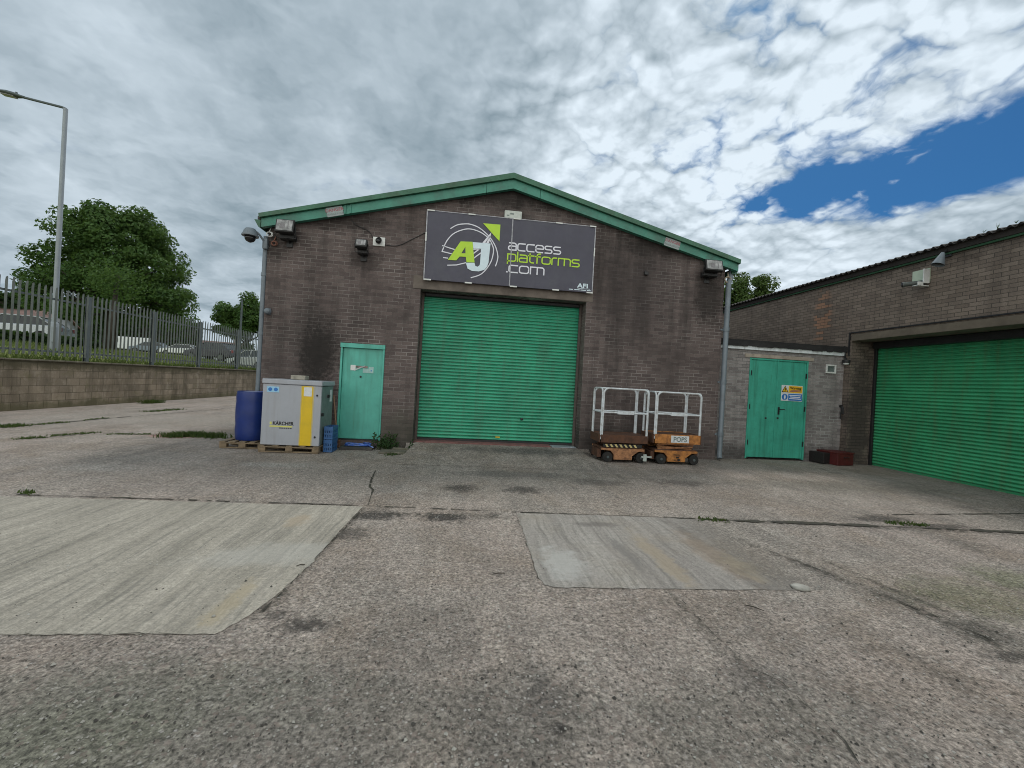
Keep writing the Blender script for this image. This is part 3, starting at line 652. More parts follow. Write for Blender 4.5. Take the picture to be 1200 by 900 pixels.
obj('edge_trim', mb, paint('dull_white_trim', (.38, .38, .42), .5, var=.3, dirt=(.12, .12, .14), dirtamt=.8, scale=9), sign)
mb = MB()
for u in (0, .235, .5, .755, .965):
    for top in (1, 0):
        x = SX0+u*SW; wd = .15
        obj('clip', MB().rbox((max(x, SX0-.012), YS-.020, (SZ1-.012 if top else SZ0-.016)), (min(x+wd, SX1+.012), YS-.010, (SZ1+.016 if top else SZ0+.014)), .003), WHITEP, sign)
for x in (SX0-.014, SX1-.014): obj('clip', MB().rbox((x, YS-.020, SZ0+.62*SH-.1), (x+.028, YS-.010, SZ0+.62*SH+.09), .003), WHITEP, sign)
def suv(x, y):      # photograph crop of the logo -> sign plane
    det = 1773*720+45*180
    return (SX0+SW*(720*(x-12)+45*(y-58))/det, SZ1-SH*(1773*(y-58)-180*(x-12))/det)
def flat(mb, pts, d=.004, y=None):
    y = YS-.0035 if y is None else y
    mb.prism([suv(*p) for p in pts], y-d, y)
def stroke(mb, pts, w, y, d=.004, closed=False):
    """flat ribbon along 2-D points in the sign plane"""
    P = [Vector((p[0], p[1])) for p in pts]; n = len(P)
    for i in range(n-1 if not closed else n):
        a, b = P[i], P[(i+1) % n]; dv = (b-a)
        if dv.length < 1e-6: continue
        dv.normalize(); nn = Vector((-dv.y, dv.x))*w/2; e = dv*w*.32
        q = [a-e+nn, b+e+nn, b+e-nn, a-e-nn]
        yy = y-.00015*(i % 3)
        mb.prism([(k.x, k.y) for k in q], yy-d, yy)
def smoothpts(pts, k=6):
    out = []
    for i in range(len(pts)-1):
        p0 = Vector(pts[max(i-1, 0)]); p1 = Vector(pts[i]); p2 = Vector(pts[i+1]); p3 = Vector(pts[min(i+2, len(pts)-1)])
        for j in range(k):
            t = j/k; out.append(.5*((2*p1)+(p2-p0)*t+(2*p0-5*p1+4*p2-p3)*t*t+(3*p1-p0-3*p2+p3)*t**3))
    out.append(Vector(pts[-1])); return out
for c in ([(175, 440), (215, 365), (290, 295), (420, 255), (540, 285), (630, 350), (675, 430), (685, 500), (650, 620), (560, 730), (450, 770)],
          [(245, 250), (310, 214), (380, 203), (450, 207), (540, 245), (640, 335), (705, 440), (730, 540), (722, 600), (705, 650)],
          [(175, 440), (155, 490), (250, 515)], [(160, 430), (280, 470)], [(170, 555), (212, 561)], [(210, 635), (300, 634), (395, 612)]):
    rings = MB(); stroke(rings, [suv(*p) for p in (smoothpts(c) if len(c) > 3 else c)], .021, YS-.0035); obj('logo_line', rings, WHITEINK, sign)
for c in ([(480, 470), (545, 465)], [(470, 520), (545, 462)], [(478, 565), (560, 505)]): rings = MB(); stroke(rings, [suv(*p) for p in c], .024, YS-.0035); obj('logo_line', rings, WHITEINK, sign)
rings = MB(); flat(rings, [(570, 402), (664, 292), (640, 404), (610, 408), (640, 345), (600, 405)], y=YS-.0035)
obj('logo_arrow_tail', rings, WHITEINK, sign)
a = MB()
flat(a, [(213, 580), (345, 388), (360, 388), (392, 448), (352, 512), (395, 513), (398, 550), (335, 546), (300, 586)], y=YS-.009)
flat(a, [(360, 388), (468, 392), (487, 611), (404, 607), (398, 550), (395, 513), (394, 449), (392, 448)], y=YS-.0088)
obj('logo_letter', a, GREENINK, sign)
a = MB(); flat(a, [(580, 197), (760, 212), (748, 390)], y=YS-.009); obj('logo_arrow', a, GREENINK, sign)
jj = MB()
flat(jj, [(470, 395), (655, 412), (648, 470), (475, 462)], y=YS-.0083)
flat(jj, [(556, 466), (648, 470), (632, 612), (545, 606)], y=YS-.0081)
flat(jj, [(545, 606), (632, 612), (618, 655), (588, 690), (530, 706), (460, 700), (415, 675), (397, 612), (487, 614), (495, 648), (518, 656), (540, 640)], y=YS-.0083)
obj('logo_letter', jj, PALEINK, sign)
# wide rounded stroke lettering
def rr(x0, y0, x1, y1, r, a0, a1, n=5):
    """points of a rounded box between corner ids (0 right-bottom..)"""
    return []
def arc(cx, cy, rx, ry, a0, a1, n=6): return [(cx+rx*math.cos(R(a0+(a1-a0)*i/n)), cy+ry*math.sin(R(a0+(a1-a0)*i/n))) for i in range(n+1)]
rq = .30
def glyph(c, w=1.0):
    q = rq
    if c == 'a': return [[(.08, 1), ]+arc(w-q, 1-q, q, q, 90, 0)+[(w, 0)], [(w, .56), ]+[(q*.6, .56)]+arc(q*.7, .28, q*.7, .28, 90, 270)+[(w, 0)]]
    if c == 'c': return [[(w, 1)]+arc(q, 1-q, q, q, 90, 180)+arc(q, q, q, q, 180, 270)+[(w, 0)]]
    if c == 'e': return [[(0, .5), (w, .5)]+arc(w-q, 1-q, q, q, 0, 90)+arc(q, 1-q, q, q, 90, 180)+arc(q, q, q, q, 180, 270)+[(w*.95, 0)]]
    if c == 's': return [[(w*.95, 1)]+arc(.25, .75, .25, .25, 90, 270)+arc(w-.25, .25, .25, .25, 90, -90)+[(.03, 0)]]
    if c == 'p': return [[(0, -.38), (0, 1), ]+arc(w-q, 1-q, q, q, 90, 0)+arc(w-q, q, q, q, 0, -90)+[(0, 0)]]
    if c == 'l': return [[(0, 0), (0, 1.38)]]
    if c == 't': return [[(.12, 1.3)]+arc(.12+q, q, q, q, 180, 270)+[(w, 0)], [(-.1, 1), (w, 1)]]
    if c == 'f': return [[(.2, 0)]+arc(.2+q, 1.38-q, q, q, 180, 90)+[(w, 1.38)], [(-.08, .96), (w*.95, .96)]]
    if c == 'o': return [arc(w-q, 1-q, q, q, 0, 90)+arc(q, 1-q, q, q, 90, 180)+arc(q, q, q, q, 180, 270)+arc(w-q, q, q, q, 270, 360)+[(w, 1-q)]]
    if c == 'r': return [[(0, 0)]+arc(q, 1-q, q, q, 180, 90)+[(w, 1)]]
    if c == 'm': return [[(0, 0), (0, 1), ]+arc(w-q, 1-q, q, q, 90, 0)+[(w, 0)], [(w/2, 1), (w/2, 0)]]
    if c == '.': return [[(0, 0), (0, .03)]]
    return []
WD = dict(a=1.0, c=.98, e=1.0, s=.95, p=1.02, l=0.0, t=.62, f=.62, o=1.05, r=.6, m=1.55); WD['.'] = 0.0
def write(s, u, v, xh, total, mat, sw):
    adv = sum(WD[c] for c in s); gap = .22
    units = adv+gap*(len(s)-1); k = total/units
    mb = MB(); x = SX0+u*SW; z = SZ1-v*SH
    for ch in s:
        for st_ in glyph(ch, WD[ch] if WD[ch] > 0 else 1.0):
            stroke(mb, [(x+px*k, z+pz*xh) for px, pz in st_], sw*(1.4 if ch == '.' else 1), YS-.0032)
        x += (WD[ch]+gap)*k
    obj('lettering', mb, mat, sign)
write('access', .480, .462, .148, 1.135, WHITEINK, .027)
write('platforms', .478, .627, .148, 1.57, GREENINK, .027)
write('.com', .478, .792, .148, .80, WHITEINK, .027)
mb = text_mb('AFI', .13, facing((SX1-.335, YS-.004, SZ0+.095)), 1.35, .002, .004)
for k, (ua, ub) in enumerate(((.52, .43), (.40, .28), (.26, .14), (.12, .03))): mb.box((SX1-ua, YS-.006, SZ0+.035), (SX1-ub, YS-.003, SZ0+.052))
mb.box((SX1-.33, YS-.006, SZ0+.072), (SX1-.05, YS-.003, SZ0+.080))
obj('lettering', mb, PALEINK, sign)

# ------------------------------------------------------------------ lamps, cameras and notices on the front
def pbox(px0, py0, px1, py1, Y):
    a, b = atY(px0, py0, Y), atY(px1, py1, Y); return (min(a.x, b.x), max(a.x, b.x), min(a.z, b.z), max(a.z, b.z))
def floodlight(px0, py0, px1, py1, label, tilt, wall, dark=False):
    x0, x1, z0, z1 = pbox(px0, py0, px1, py1, YF-.28); cx, cz = (x0+x1)/2, (z0+z1)/2; w_, h_ = (x1-x0)/2, (z1-z0)/2
    t = thing('floodlight', label, 'floodlight', (cx, YF-.26, cz), 0, 'floodlights on the brick front')
    M = Matrix.Rotation(R(tilt), 4, 'X')
    b = MB(); b.rbox((-w_, -.04, -h_), (w_, .05, h_), .012, 2, M); b.prism([(-w_*.8, -h_*.8), (w_*.8, -h_*.8), (w_*.8, h_*.8), (-w_*.8, h_*.8)], .05, .11, 'y', M)
    for k in range(5): b.box((-w_*.7+k*w_*.33, .11, -h_*.7), (-w_*.7+k*w_*.33+.012, .135, h_*.7), M)
    body = obj('housing', b, BLACKINK, t)
    g_ = MB(); g_.rbox((-w_+.026, -.048, -h_+.026), (w_-.026, -.041, h_-.022), .003, 1, M); obj('glass', g_, GLASSW, t)
    r_ = MB(); r_.box((-w_*.45, -.052, -h_*.5), (w_*.05, -.0485, h_*.25), M); r_.box((w_*.35, -.052, -h_*.6), (w_*.42, -.0485, h_*.7), M)
    obj('reflector', r_, paint('lamp_reflector', (.16, .15, .16), .3, var=.3) if 'lamp_reflector' not in bpy.data.materials else bpy.data.materials['lamp_reflector'], t)
    bx_ = MB(); bx_.rbox((-w_*.8, .09, -h_-.09), (w_*.8, .24, -h_+.02), .012); obj('ballast_box', bx_, BLACKINK, t)
    br = MB(); br.tube([(-w_-.012, 0, 0), (-w_-.012, .06, -h_-.07), (w_+.012, .06, -h_-.07), (w_+.012, 0, 0)], .011, 6)
    br.tube([(0, .06, -h_-.07), (0, .262, -h_-.12)], .016, 6); br.rbox((-.06, .235, -h_-.2), (.06, .258, -h_-.05), .006)
    obj('bracket', br, DARKMETAL, t)
    return t
floodlight(323.5, 256, 344.5, 274, 'large rectangular black floodlight below the left end of the green barge board', -12, 0)
floodlight(827, 303.5, 846.5, 319, 'large rectangular black floodlight below the right end of the green barge board', -14, 0)
floodlight(416.5, 279.5, 430, 291, 'small black floodlight beside the white camera plate, left of the big sign', -18, 0)
# dome camera on a white square plate
x0, x1, z0, z1 = pbox(437.5, 277.5, 451, 289, YF-.02)
t = placed('dome_camera', 'small dark dome camera on a square white plate beside the small floodlight', 'security camera', ((x0+x1)/2, YF, z0))
mb = MB(); mb.rbox((x0, YF-.03, z0), (x1, YF-.002, z1), .004); obj('back_plate', mb, WHITEP, t)
c_ = Vector(((x0+x1)/2, YF-.08, (z0+z1)/2)); M = Matrix.Translation(c_) @ Matrix.Rotation(R(125), 4, 'X') @ Matrix.Rotation(R(0), 4, 'Y')
mb = MB(); mb.lathe([(.055, -.07), (.06, 0), (.058, .02)], 16, M); obj('housing', mb, DARKMETAL, t, smooth=True, auto=40)
mb = MB(); mb.lathe([(.055, .02), (.05, .045), (.03, .066), (.01, .072)], 16, M); obj('dome', mb, GLASSD, t, smooth=True)
# dome camera on a swan neck at the left corner
t = placed('dome_camera', 'grey dome camera hanging from a curved arm at the left corner of the eaves', 'security camera', (WL, YF, 4.0))
pa = atY(311, 285, YF-.05); pb = atY(304, 275, YF-.15); pc = atY(298, 270, YF-.2); pd_ = atY(293, 268.5, YF-.2); ce = atY(293.5, 275, YF-.2)
mb = MB(); mb.tube(smoothpts([pa, pb, pc, pd_, pd_+Vector((-.01, 0, -.03))]), .021, 8); mb.rbox((pa.x-.04, YF-.09, pa.z-.12), (pa.x+.05, YF-.003, pa.z+.08), .01); obj('arm', mb, GREYPIPE, t, smooth=True, auto=40)
Mx = Matrix.Translation(ce)
mb = MB(); mb.lathe([(.150, -.035), (.152, -.015), (.13, .02), (.115, .07), (.085, .115), (.03, .13)], 20, Mx); obj('housing', mb, GREYPIPE, t, smooth=True, auto=40)
mb = MB(); mb.lathe([(.02, -.155), (.07, -.13), (.095, -.09), (.1, -.036)], 20, Mx); obj('dome', mb, GLASSD, t, smooth=True)
# white unit above the sign
x0, x1, z0, z1 = pbox(591.5, 246.5, 611, 262, YF-.05)
t = placed('alarm_box', 'white plastic box fixed to the bricks just above the middle of the big sign', 'alarm box', ((x0+x1)/2, YF, z0))
mb = MB(); mb.rbox((x0, YF-.075, z0), (x1, YF-.002, z1), .018, 3); obj('cover', mb, paint('aged_white_plastic', (.52, .55, .52), .45, var=.08, dirt=(.3, .3, .27), dirtamt=.4, scale=14), t)
mb = MB(); mb.box((x0+.12, YF-.079, z1-.085), (x0+.2, YF-.076, z1-.06)); mb.box((x0+.05, YF-.079, z1-.12), (x0+.1, YF-.076, z1-.10)); obj('badge', mb, GREYSIDE, t)
# small vent stub on the right half of the front
p = atY(756.5, 321, YF); mb = MB(); mb.rbox((p.x-.045, YF-.06, p.z-.035), (p.x+.045, YF-.002, p.z+.04), .01); mb.tube([(p.x-.02, YF-.03, p.z+.03), (p.x-.02, YF-.03, p.z+.075)], .012, 6)
tag(obj('junction_box', mb, DARKMETAL), 'tiny dark junction box on bare bricks between the big sign and the right floodlight', 'junction box')
p = atY(315, 365, YF-.03); mb = MB(); mb.lathe([(.06, -.05), (.065, 0), (.05, .04), (.02, .06)], 14, Matrix.Translation((p.x-.01, YF-.07, p.z)) @ Matrix.Rotation(R(90), 4, 'X')); mb.box((p.x-.05, YF-.03, p.z-.06), (p.x+.03, YF-.002, p.z+.06))
tag(obj('sensor', mb, GREYPIPE), 'small round grey sensor halfway down the left corner pipe', 'sensor')
def coil(px, py, rad, thick, turns, label, mat, y):
    p = atY(px, py, y); mb = MB(); rnd = random.Random(px)
    for k in range(turns):
        rr_ = rad*(1+rnd.uniform(-.12, .12)); ph = rnd.uniform(-.3, .3)
        mb.tube([(p.x+rr_*math.cos(a)+.01*k, y+.012*k, p.z+rr_*.85*math.sin(a)+ph*.02) for a in [i*2*math.pi/18 for i in range(18)]], thick, 6, closed=True)
    mb.tube([(p.x, y, p.z+rad*.85), (p.x+.02, y+.05, p.z+rad*.85+.12)], thick, 6)
    return tag(obj('cable_coil', mb, mat, smooth=True), label, 'cable coil')
coil(853, 328, .075, .014, 3, 'beige coil of spare cable hung beside the right downpipe', paint('beige_cable', (.33, .28, .22), .6, var=.2), YF-.05)
coil(315.5, 274.5, .055, .008, 2, 'small white loop of cable under the left eave', WHITEP, YF-.06)
coil(321, 285, .05, .012, 2, 'brown cable coil below the left floodlight', paint('brown_cable', (.18, .075, .05), .6, var=.2), YF-.05)
mb = MB()
mb.tube(smoothpts([atY(411, 257, YF-.012), atY(418, 264, YF-.012), atY(432, 271, YF-.012), atY(437, 279, YF-.012)]), .007, 5)
mb.tube(smoothpts([atY(451, 287, YF-.012), atY(466, 288, YF-.012), atY(482, 281, YF-.012), atY(500, 272, YF-.012)]), .007, 5)
tag(obj('wall_cable', mb, DARKMETAL), 'thin black cable sagging across the bricks between barge board, camera plate and sign', 'cable')
def roof_notice(px0, py0, px1, py1, slope, label, n):
    a, b = atY(px0, py0, YB-.01), atY(px1, py1, YB-.01); L = (b-a).length; xd = (b-a).normalized()
    t = placed('roof_notice', label, 'sign', tuple(a), 'notices on the barge boards'); upv = Vector((-xd.z, 0, xd.x)); hh = .19
    Mn = facing((a.x, YB-.004, a.z), xd, upv)
    mb = MB(); mb.rbox((0, -hh/2, 0), (L, hh/2, .012), .003, 1, Mn); obj('plate', mb, paint('faded_label', (.30, .345, .35), .6, var=.15, dirt=(.2, .25, .24), dirtamt=.5) if 'faded_label' not in bpy.data.materials else bpy.data.materials['faded_label'], t)
    obj('lettering', text_mb('DANGER', .085, Mn @ Matrix.Translation((L/2, .005, .014)), 1.05, .001, .002, 'CENTER'), REDINK, t)
    obj('lettering', text_mb('FRAGILE ROOF', .05, Mn @ Matrix.Translation((L/2, -.065, .014)), 1.05, .001, .0, 'CENTER'), GREYSIDE, t)
roof_notice(383, 249.5, 402, 246.5, 0, 'faded white notice with red lettering on the left green barge board', 1)
roof_notice(779, 282.5, 796.5, 288.5, 0, 'faded white notice with red lettering on the right green barge board', 2)
# torn notice on the personnel door
t = placed('door_notice', 'torn and curling pale notice stuck on the turquoise steel door', 'notice', tuple(atY(422, 436, YF)))
a = atY(411, 427.5, YF+.025); b = atY(437.5, 437.5, YF+.025); yy = YF+.026
mb = MB(); mb.box((a.x, yy-.002, b.z+.04), (a.x+.10, yy, a.z)); obj('sheet', mb, WHITEP, t); mb = MB(); mb.box((b.x-.1, yy-.002, b.z), (b.x, yy, a.z-.02)); mb.box((a.x+.25, yy-.002, b.z), (b.x-.102, yy, b.z+.09)); obj('sheet', mb, paint('pale_green_sheet', (.32, .50, .48), .5, var=.15), t)
mb = MB(); mb.box((a.x+.105, yy-.003, b.z+.10), (b.x-.12, yy, a.z-.01)); obj('torn_patch', mb, paint('torn_paper', (.20, .17, .16), .8, var=.5, dirt=(.35, .15, .13), dirtamt=.8, scale=30), t)
mb = MB(); pts = []
for i in range(9): u = i/8; pts.append((a.x+.08+u*.21, yy-.004-.03*math.sin(u*math.pi), b.z+.03+u*.10))
for (p, q) in zip(pts[:-1], pts[1:]): mb.add([p, q, (q[0]+.01, q[1]-.012, q[2]+.03), (p[0]+.01, p[1]-.012, p[2]+.03)], [(0, 1, 2, 3)])
obj('curled_edge', mb, LABELW, t, fix=False)
mb = MB(); mb.lathe([(.014, 0), (.014, .003)], 12, facing((b.x-.045, yy-.002, b.z+.05))); obj('symbol', mb, BLUEL, t)

# ------------------------------------------------------------------ brick outhouse between the warehouses
YO = 9.25
XW = 9.20
oh = placed('brick_outhouse', 'low grey brick outhouse with green double doors between the two warehouses', 'outhouse', (7.5, YO, 0))
DL, DR = atY(879, 418, YO).x-.04, atY(944, 480, YO).x
DL = atY(875.5, 480, YO).x; DR = atY(944.5, 480, YO).x; DT = atY(913, 421, YO).z
ZT = (atY(855, 408, YO).z+atY(993, 418, YO).z)/2
mb = wall_with_openings(WR+.012, XW-.004, [(DL, DR, 0.0, DT)], lambda x: ZT+.1, YO, YO+.22); obj('wall', mb, BRICK3, oh)
mb = MB(); mb.box((WR+.012, YO+.223, ZT+.02), (XW-.004, 14, ZT+.10)); obj('roof_deck', mb, FELT, oh)
zf0, zf1 = ZT, (atY(855, 403, YO).z+atY(993, 414, YO).z)/2
mb = MB(); mb.rbox((WR+.02, YO-.045, zf0), (XW-.012, YO-.003, zf1), .004); obj('fascia_board', mb, WHITEF, oh)
mb = MB(); rnd = random.Random(5); xx = WR+.01
n = 26; top = zf1+.10
for i in range(n):
    xa, xb = WR+.015+(XW-WR-.03)*i/n, WR+.015+(XW-WR-.03)*(i+1)/n; d = rnd.uniform(.004, .028)
    mb.box((xa, YO-.085, zf1+.003-d), (xb, YO-.048, top))
mb.box((WR+.015, YO-.085, top+.002), (XW-.015, 14, top+.03)); obj('felt_edge', mb, FELT, oh)
mb = MB(); mb.box((XW-.75, YO+.25, top+.035), (XW-.05, YO+.3, top+.075)); obj('flashing', mb, LAMPSTEEL, oh)
mb = MB(); mb.rbox((DL-.13, YO-.02, DT+.004), (DR+.12, YO+.05, DT+.085), .005); obj('door_lintel', mb, paint('weathered_timber', (.36, .31, .26), .9, var=.25, dirt=(.1, .08, .065), dirtamt=.5), oh)
mb = MB()
mb.rbox((DL+.004, YO-.012, .03), (DL+.04, YO+.10, DT-.003), .004); mb.rbox((DR-.04, YO-.012, .03), (DR-.004, YO+.10, DT-.003), .004); mb.rbox((DL+.043, YO-.008, DT-.045), (DR-.043, YO+.10, DT-.005), .004); obj('door_frame', mb, GREENWOOD, oh)
DM = atY(910.5, 480, YO).x
d1 = obj('door', MB().rbox((DL+.046, YO+.01, .06), (DM-.004, YO+.06, DT-.05), .004), GREENWOOD, oh)
d2 = obj('door', MB().rbox((DM+.004, YO+.01, .06), (DR-.046, YO+.06, DT-.05), .004), GREENWOOD, oh)
mb = MB(); mb.rbox((DM-.05, YO-.006, .06), (DM-.006, YO+.008, DT-.05), .003); obj('meeting_strip', mb, GREENWOOD, d1)
p = atY(912.5, 481, YO); mb = MB(); mb.rbox((p.x-.02, YO-.003, p.z-.10), (p.x+.025, YO+.009, p.z+.08), .004); mb.tube([(p.x, YO, p.z+.03), (p.x, YO-.05, p.z+.03), (p.x+.11, YO-.055, p.z+.03)], .011, 8); obj('handle', mb, DARKMETAL, d2)
p = atY(911.5, 490, YO); mb = MB(); mb.lathe([(.024, 0), (.024, .01), (.012, .014)], 12, facing((p.x, YO+.01, p.z))); obj('lock', mb, DARKMETAL, d2)
p = atY(897.5, 490, YO); mb = MB(); mb.lathe([(.024, 0), (.024, .01), (.012, .014)], 12, facing((p.x, YO+.01, p.z))); obj('lock', mb, DARKMETAL, d1)
for z in (.35, 1.2, 2.0):
    mb = MB(); mb.box((DL+.036, YO-.02, z), (DL+.056, YO+.006, z+.12)); obj('hinge', mb, DARKMETAL, d1)
    mb = MB(); mb.box((DR-.056, YO-.02, z), (DR-.036, YO+.006, z+.12)); obj('hinge', mb, DARKMETAL, d2)
# air vent
x0, x1, z0, z1 = pbox(967.5, 427, 978.5, 438, YO)
v_ = MB()
for (a, b) in (((x0, z0), (x1, z0+.035)), ((x0, z1-.035), (x1, z1)), ((x0, z0+.037), (x0+.035, z1-.037)), ((x1-.035, z0+.037), (x1, z1-.037))): v_.rbox((a[0], YO-.03, a[1]), (b[0], YO-.002, b[1]), .003)
vt = obj('air_vent', v_, WHITEP, oh)
mb = MB()
for k in range(5):
    zz = z0+.04+(z1-z0-.08)*k/5; mb.box((x0+.037, YO-.016, zz), (x1-.037, YO-.006, zz+(z1-z0-.08)/5-.012))
mb.box((x0+.037, YO-.004, z0+.037), (x1-.037, YO-.002, z1-.037)); obj('louvre', mb, GREYSIDE, vt)
# small pipe and iron hook by the corner
p = atY(985, 484, YO); mb = MB(); mb.tube([(p.x, YO-.03, p.z+.16), (p.x, YO-.05, p.z+.12), (p.x+.01, YO-.05, p.z-.02)], .026, 8); mb.tube([(p.x, YO-.05, p.z+.08), (p.x-.05, YO-.05, p.z+.0), (p.x-.04, YO-.05, p.z-.14)], .014, 6); mb.box((p.x-.05, YO-.03, p.z+.14), (p.x+.05, YO-.002, p.z+.2))
tag(obj('outdoor_tap', mb, DARKMETAL), 'black tap and pipe on the outhouse bricks right of the double doors', 'tap')
p = atY(992, 424.5, YO-.1); t = placed('bulkhead_lamp', 'small round white lamp at the right end of the outhouse fascia', 'wall lamp', tuple(p))
mb = MB(); mb.lathe([(.075, -.02), (.085, .02), (.08, .05), (.03, .06)], 16, Matrix.Translation((p.x-.02, YO-.11, p.z))); obj('housing', mb, DARKMETAL, t, smooth=True, auto=40)
mb = MB(); mb.lathe([(.02, -.065), (.05, -.055), (.066, -.022)], 16, Matrix.Translation((p.x-.02, YO-.11, p.z))); obj('diffuser', mb, WHITEP, t, smooth=True)
mb = MB(); mb.tube([(p.x-.02, YO-.11, p.z+.05), (p.x, YO-.05, p.z+.12), (p.x+.01, YO-.01, p.z+.4)], .02, 6); obj('conduit', mb, DARKMETAL, t)
# warning sign on the doors
a = atY(916.3, 450.8, YO-.002); b = atY(943.2, 471.5, YO-.002); sx0, sx1, sz0, sz1 = a.x, b.x-.07, b.z+.01, a.z-.005
sx1 = min(sx1, DR-.06)
t = placed('safety_sign', 'yellow and blue safety sign on the right leaf of the green double doors', 'sign', ((sx0+sx1)/2, YO, sz0))
ys = YO+.0045; mz = (sz0+sz1)/2; sw_ = sx1-sx0; tx = sx0+sw_*.33
mb = MB(); mb.rbox((sx0, ys-.004, sz0), (sx1, ys+.004, sz1), .0035, 2); obj('plate', mb, LABELW, t)
mb = MB(); mb.rbox((tx, ys-.007, mz+.012), (sx1-.014, ys-.0045, sz1-.014), .001, 1); obj('yellow_panel', mb, YELL, t)
mb = MB(); mb.rbox((tx, ys-.007, sz0+.014), (sx1-.014, ys-.0045, mz-.012), .001, 1); 
mb.lathe([(.075, 0), (.075, .002)], 22, facing((sx0+sw_*.165, ys-.0045, (sz0+mz)/2))); obj('blue_panel', mb, BLUEL, t)
cxs, czs = sx0+sw_*.165, (mz+sz1)/2
mb = MB(); mb.prism([(cxs-.088, czs-.075), (cxs+.088, czs-.075), (cxs, czs+.078)], ys-.007, ys-.0045); tri = obj('warning_triangle', mb, BLACKINK, t)
mb = MB(); mb.prism([(cxs-.062, czs-.06), (cxs+.062, czs-.06), (cxs, czs+.05)], ys-.009, ys-.0072); tri2 = obj('triangle_field', mb, YELL, tri)
mb = MB(); mb.box((cxs-.010, ys-.011, czs-.028), (cxs+.010, ys-.0092, czs+.022)); mb.box((cxs-.010, ys-.011, czs-.052), (cxs+.010, ys-.0092, czs-.036)); obj('exclamation_mark', mb, BLACKINK, tri)
obj('lettering', text_mb('Warning', .082, facing(((tx+sx1-.014)/2, ys-.0085, czs+.005)), 1.0, .001, .002, 'CENTER'), BLACKINK, t)
mb = MB(); mb.box((tx+.03, ys-.0085, czs-.055), (sx1-.045, ys-.0072, czs-.038)); mb.box((tx+.06, ys-.0085, czs-.028), (sx1-.075, ys-.0072, czs-.014)); obj('small_print', mb, REDINK, t)
zc = (sz0+mz)/2
mb = MB()
for k in range(3): mb.box((tx+.025+(k % 2)*.02, ys-.0085, zc+.035-k*.04), (sx1-.04-(k % 2)*.02, ys-.0072, zc+.055-k*.04))
mb.lathe([(.016, 0), (.016, .0015)], 14, facing((cxs, ys-.0072, zc+.038))); mb.box((cxs-.022, ys-.0087, zc-.025), (cxs+.022, ys-.0072, zc+.018)); mb.box((cxs-.017, ys-.0087, zc-.06), (cxs-.003, ys-.0072, zc-.027)); mb.box((cxs+.003, ys-.0087, zc-.06), (cxs+.017, ys-.0072, zc-.027))
obj('pictogram', mb, WHITEINK, t)

# ------------------------------------------------------------------ right-hand warehouse
XR = 9.90; ZW = 4.52; YJ = 9.08; YN = 4.4; ZL = 2.96
rw = placed('side_warehouse', 'long brown brick warehouse on the right with a corrugated roof edge and green shutter', 'warehouse', (XW, 8, 0))
mb = MB(); bm_cols = [(-6, YN), (YN, YJ), (YJ, 32)]
mb.box((XW, -6, 0), (XW+.69, YN, ZW)); obj('front_wall', mb, BRICK2, rw)
mb = MB(); mb.box((XW, YJ, 0), (XW+.69, 32, ZW)); obj('front_wall', mb, BRICK2, rw)
mb = MB(); mb.box((XW, YN+.002, ZL+.165), (XW+.69, YJ-.002, ZW)); obj('front_wall', mb, BRICK2, rw)
mb = MB(); mb.rbox((XW-.015, YN-.12, ZL), (XW+.5, YJ-.003, ZL+.16), .008); obj('lintel', mb, LINTEL2, rw)
mb = MB(); mb.box((XW-.03, YN-.2, ZL+.185), (XW-.002, YJ+.06, ZL+.21)); mb.box((XW-.028, YJ+.035, ZL-.35), (XW-.002, YJ+.06, ZL+.184)); obj('drip_strip', mb, DARKMETAL, rw)
mb = MB(); mb.box((XW+.7, -6, 0), (24, -5.7, ZW)); mb.box((XW+.7, 31.7, 0), (24, 32, ZW)); mb.box((24.003, -6, 0), (24.3, 32, ZW)); obj('outer_wall', mb, BRICK2, rw)
pr = shutter_profile(.05, ZL+.3, .0735); mb = MB()
for i in range(len(pr)-1):
    (za, da), (zb, db) = pr[i], pr[i+1]
    mb.add([(XR-da, YN, za), (XR-da, YJ-.004, za), (XR-db, YJ-.004, zb), (XR-db, YN, zb)], [(0, 1, 2, 3)])
mb.box((XR+.003, YN-.1, 0), (XR+.03, YJ-.004, ZL+.4))
obj('roller_shutter', mb, ROLLER2, rw, smooth=True, fix=False, auto=40)
mb = MB(); mb.rbox((XR-.09, YJ-.064, 0), (XR-.04, YJ-.006, ZL-.003), .004); obj('guide_rail', mb, DARKMETAL, rw)
mb = MB(); mb.rbox((XR-.2, YN, ZL-.16), (XR-.045, YJ-.07, ZL-.004), .01); obj('shutter_box', mb, DARKMETAL, rw)
# corrugated roof: eave overhanging the wall, rising to the right
mb = MB(); pitch = .146; ny = int(38/pitch*6); vs = []
y = -6.2
sl = math.tan(R(12))
xs_ = [XW-.14, XW+.6, XW+8]
zo = 4.66
for j in range(ny+1):
    y = -6.2+j*pitch/6; zz = .028*math.cos(2*math.pi*y/pitch)
    for x in xs_: vs.append((x, y, zo+zz+(x-XW)*sl))
    for x in xs_: vs.append((x, y, zo+zz+(x-XW)*sl-.012))
fs = []
for j in range(ny):
    a, b = j*6, (j+1)*6
    for k in (0, 1):
        fs.append((a+k, a+k+1, b+k+1, b+k)); fs.append((a+3+k, b+3+k, b+4+k, a+4+k))
    fs.append((a, b, b+3, a+3))
mb.add(vs, fs); mb.prism([(XW+8.01, zo+8*sl), (24.6, zo-.2), (24.6, zo-.1), (XW+8.01, zo+8*sl+.1)], -6.2, 32.2)
obj('roof', mb, SHEET, rw, smooth=True, fix=False, auto=50)
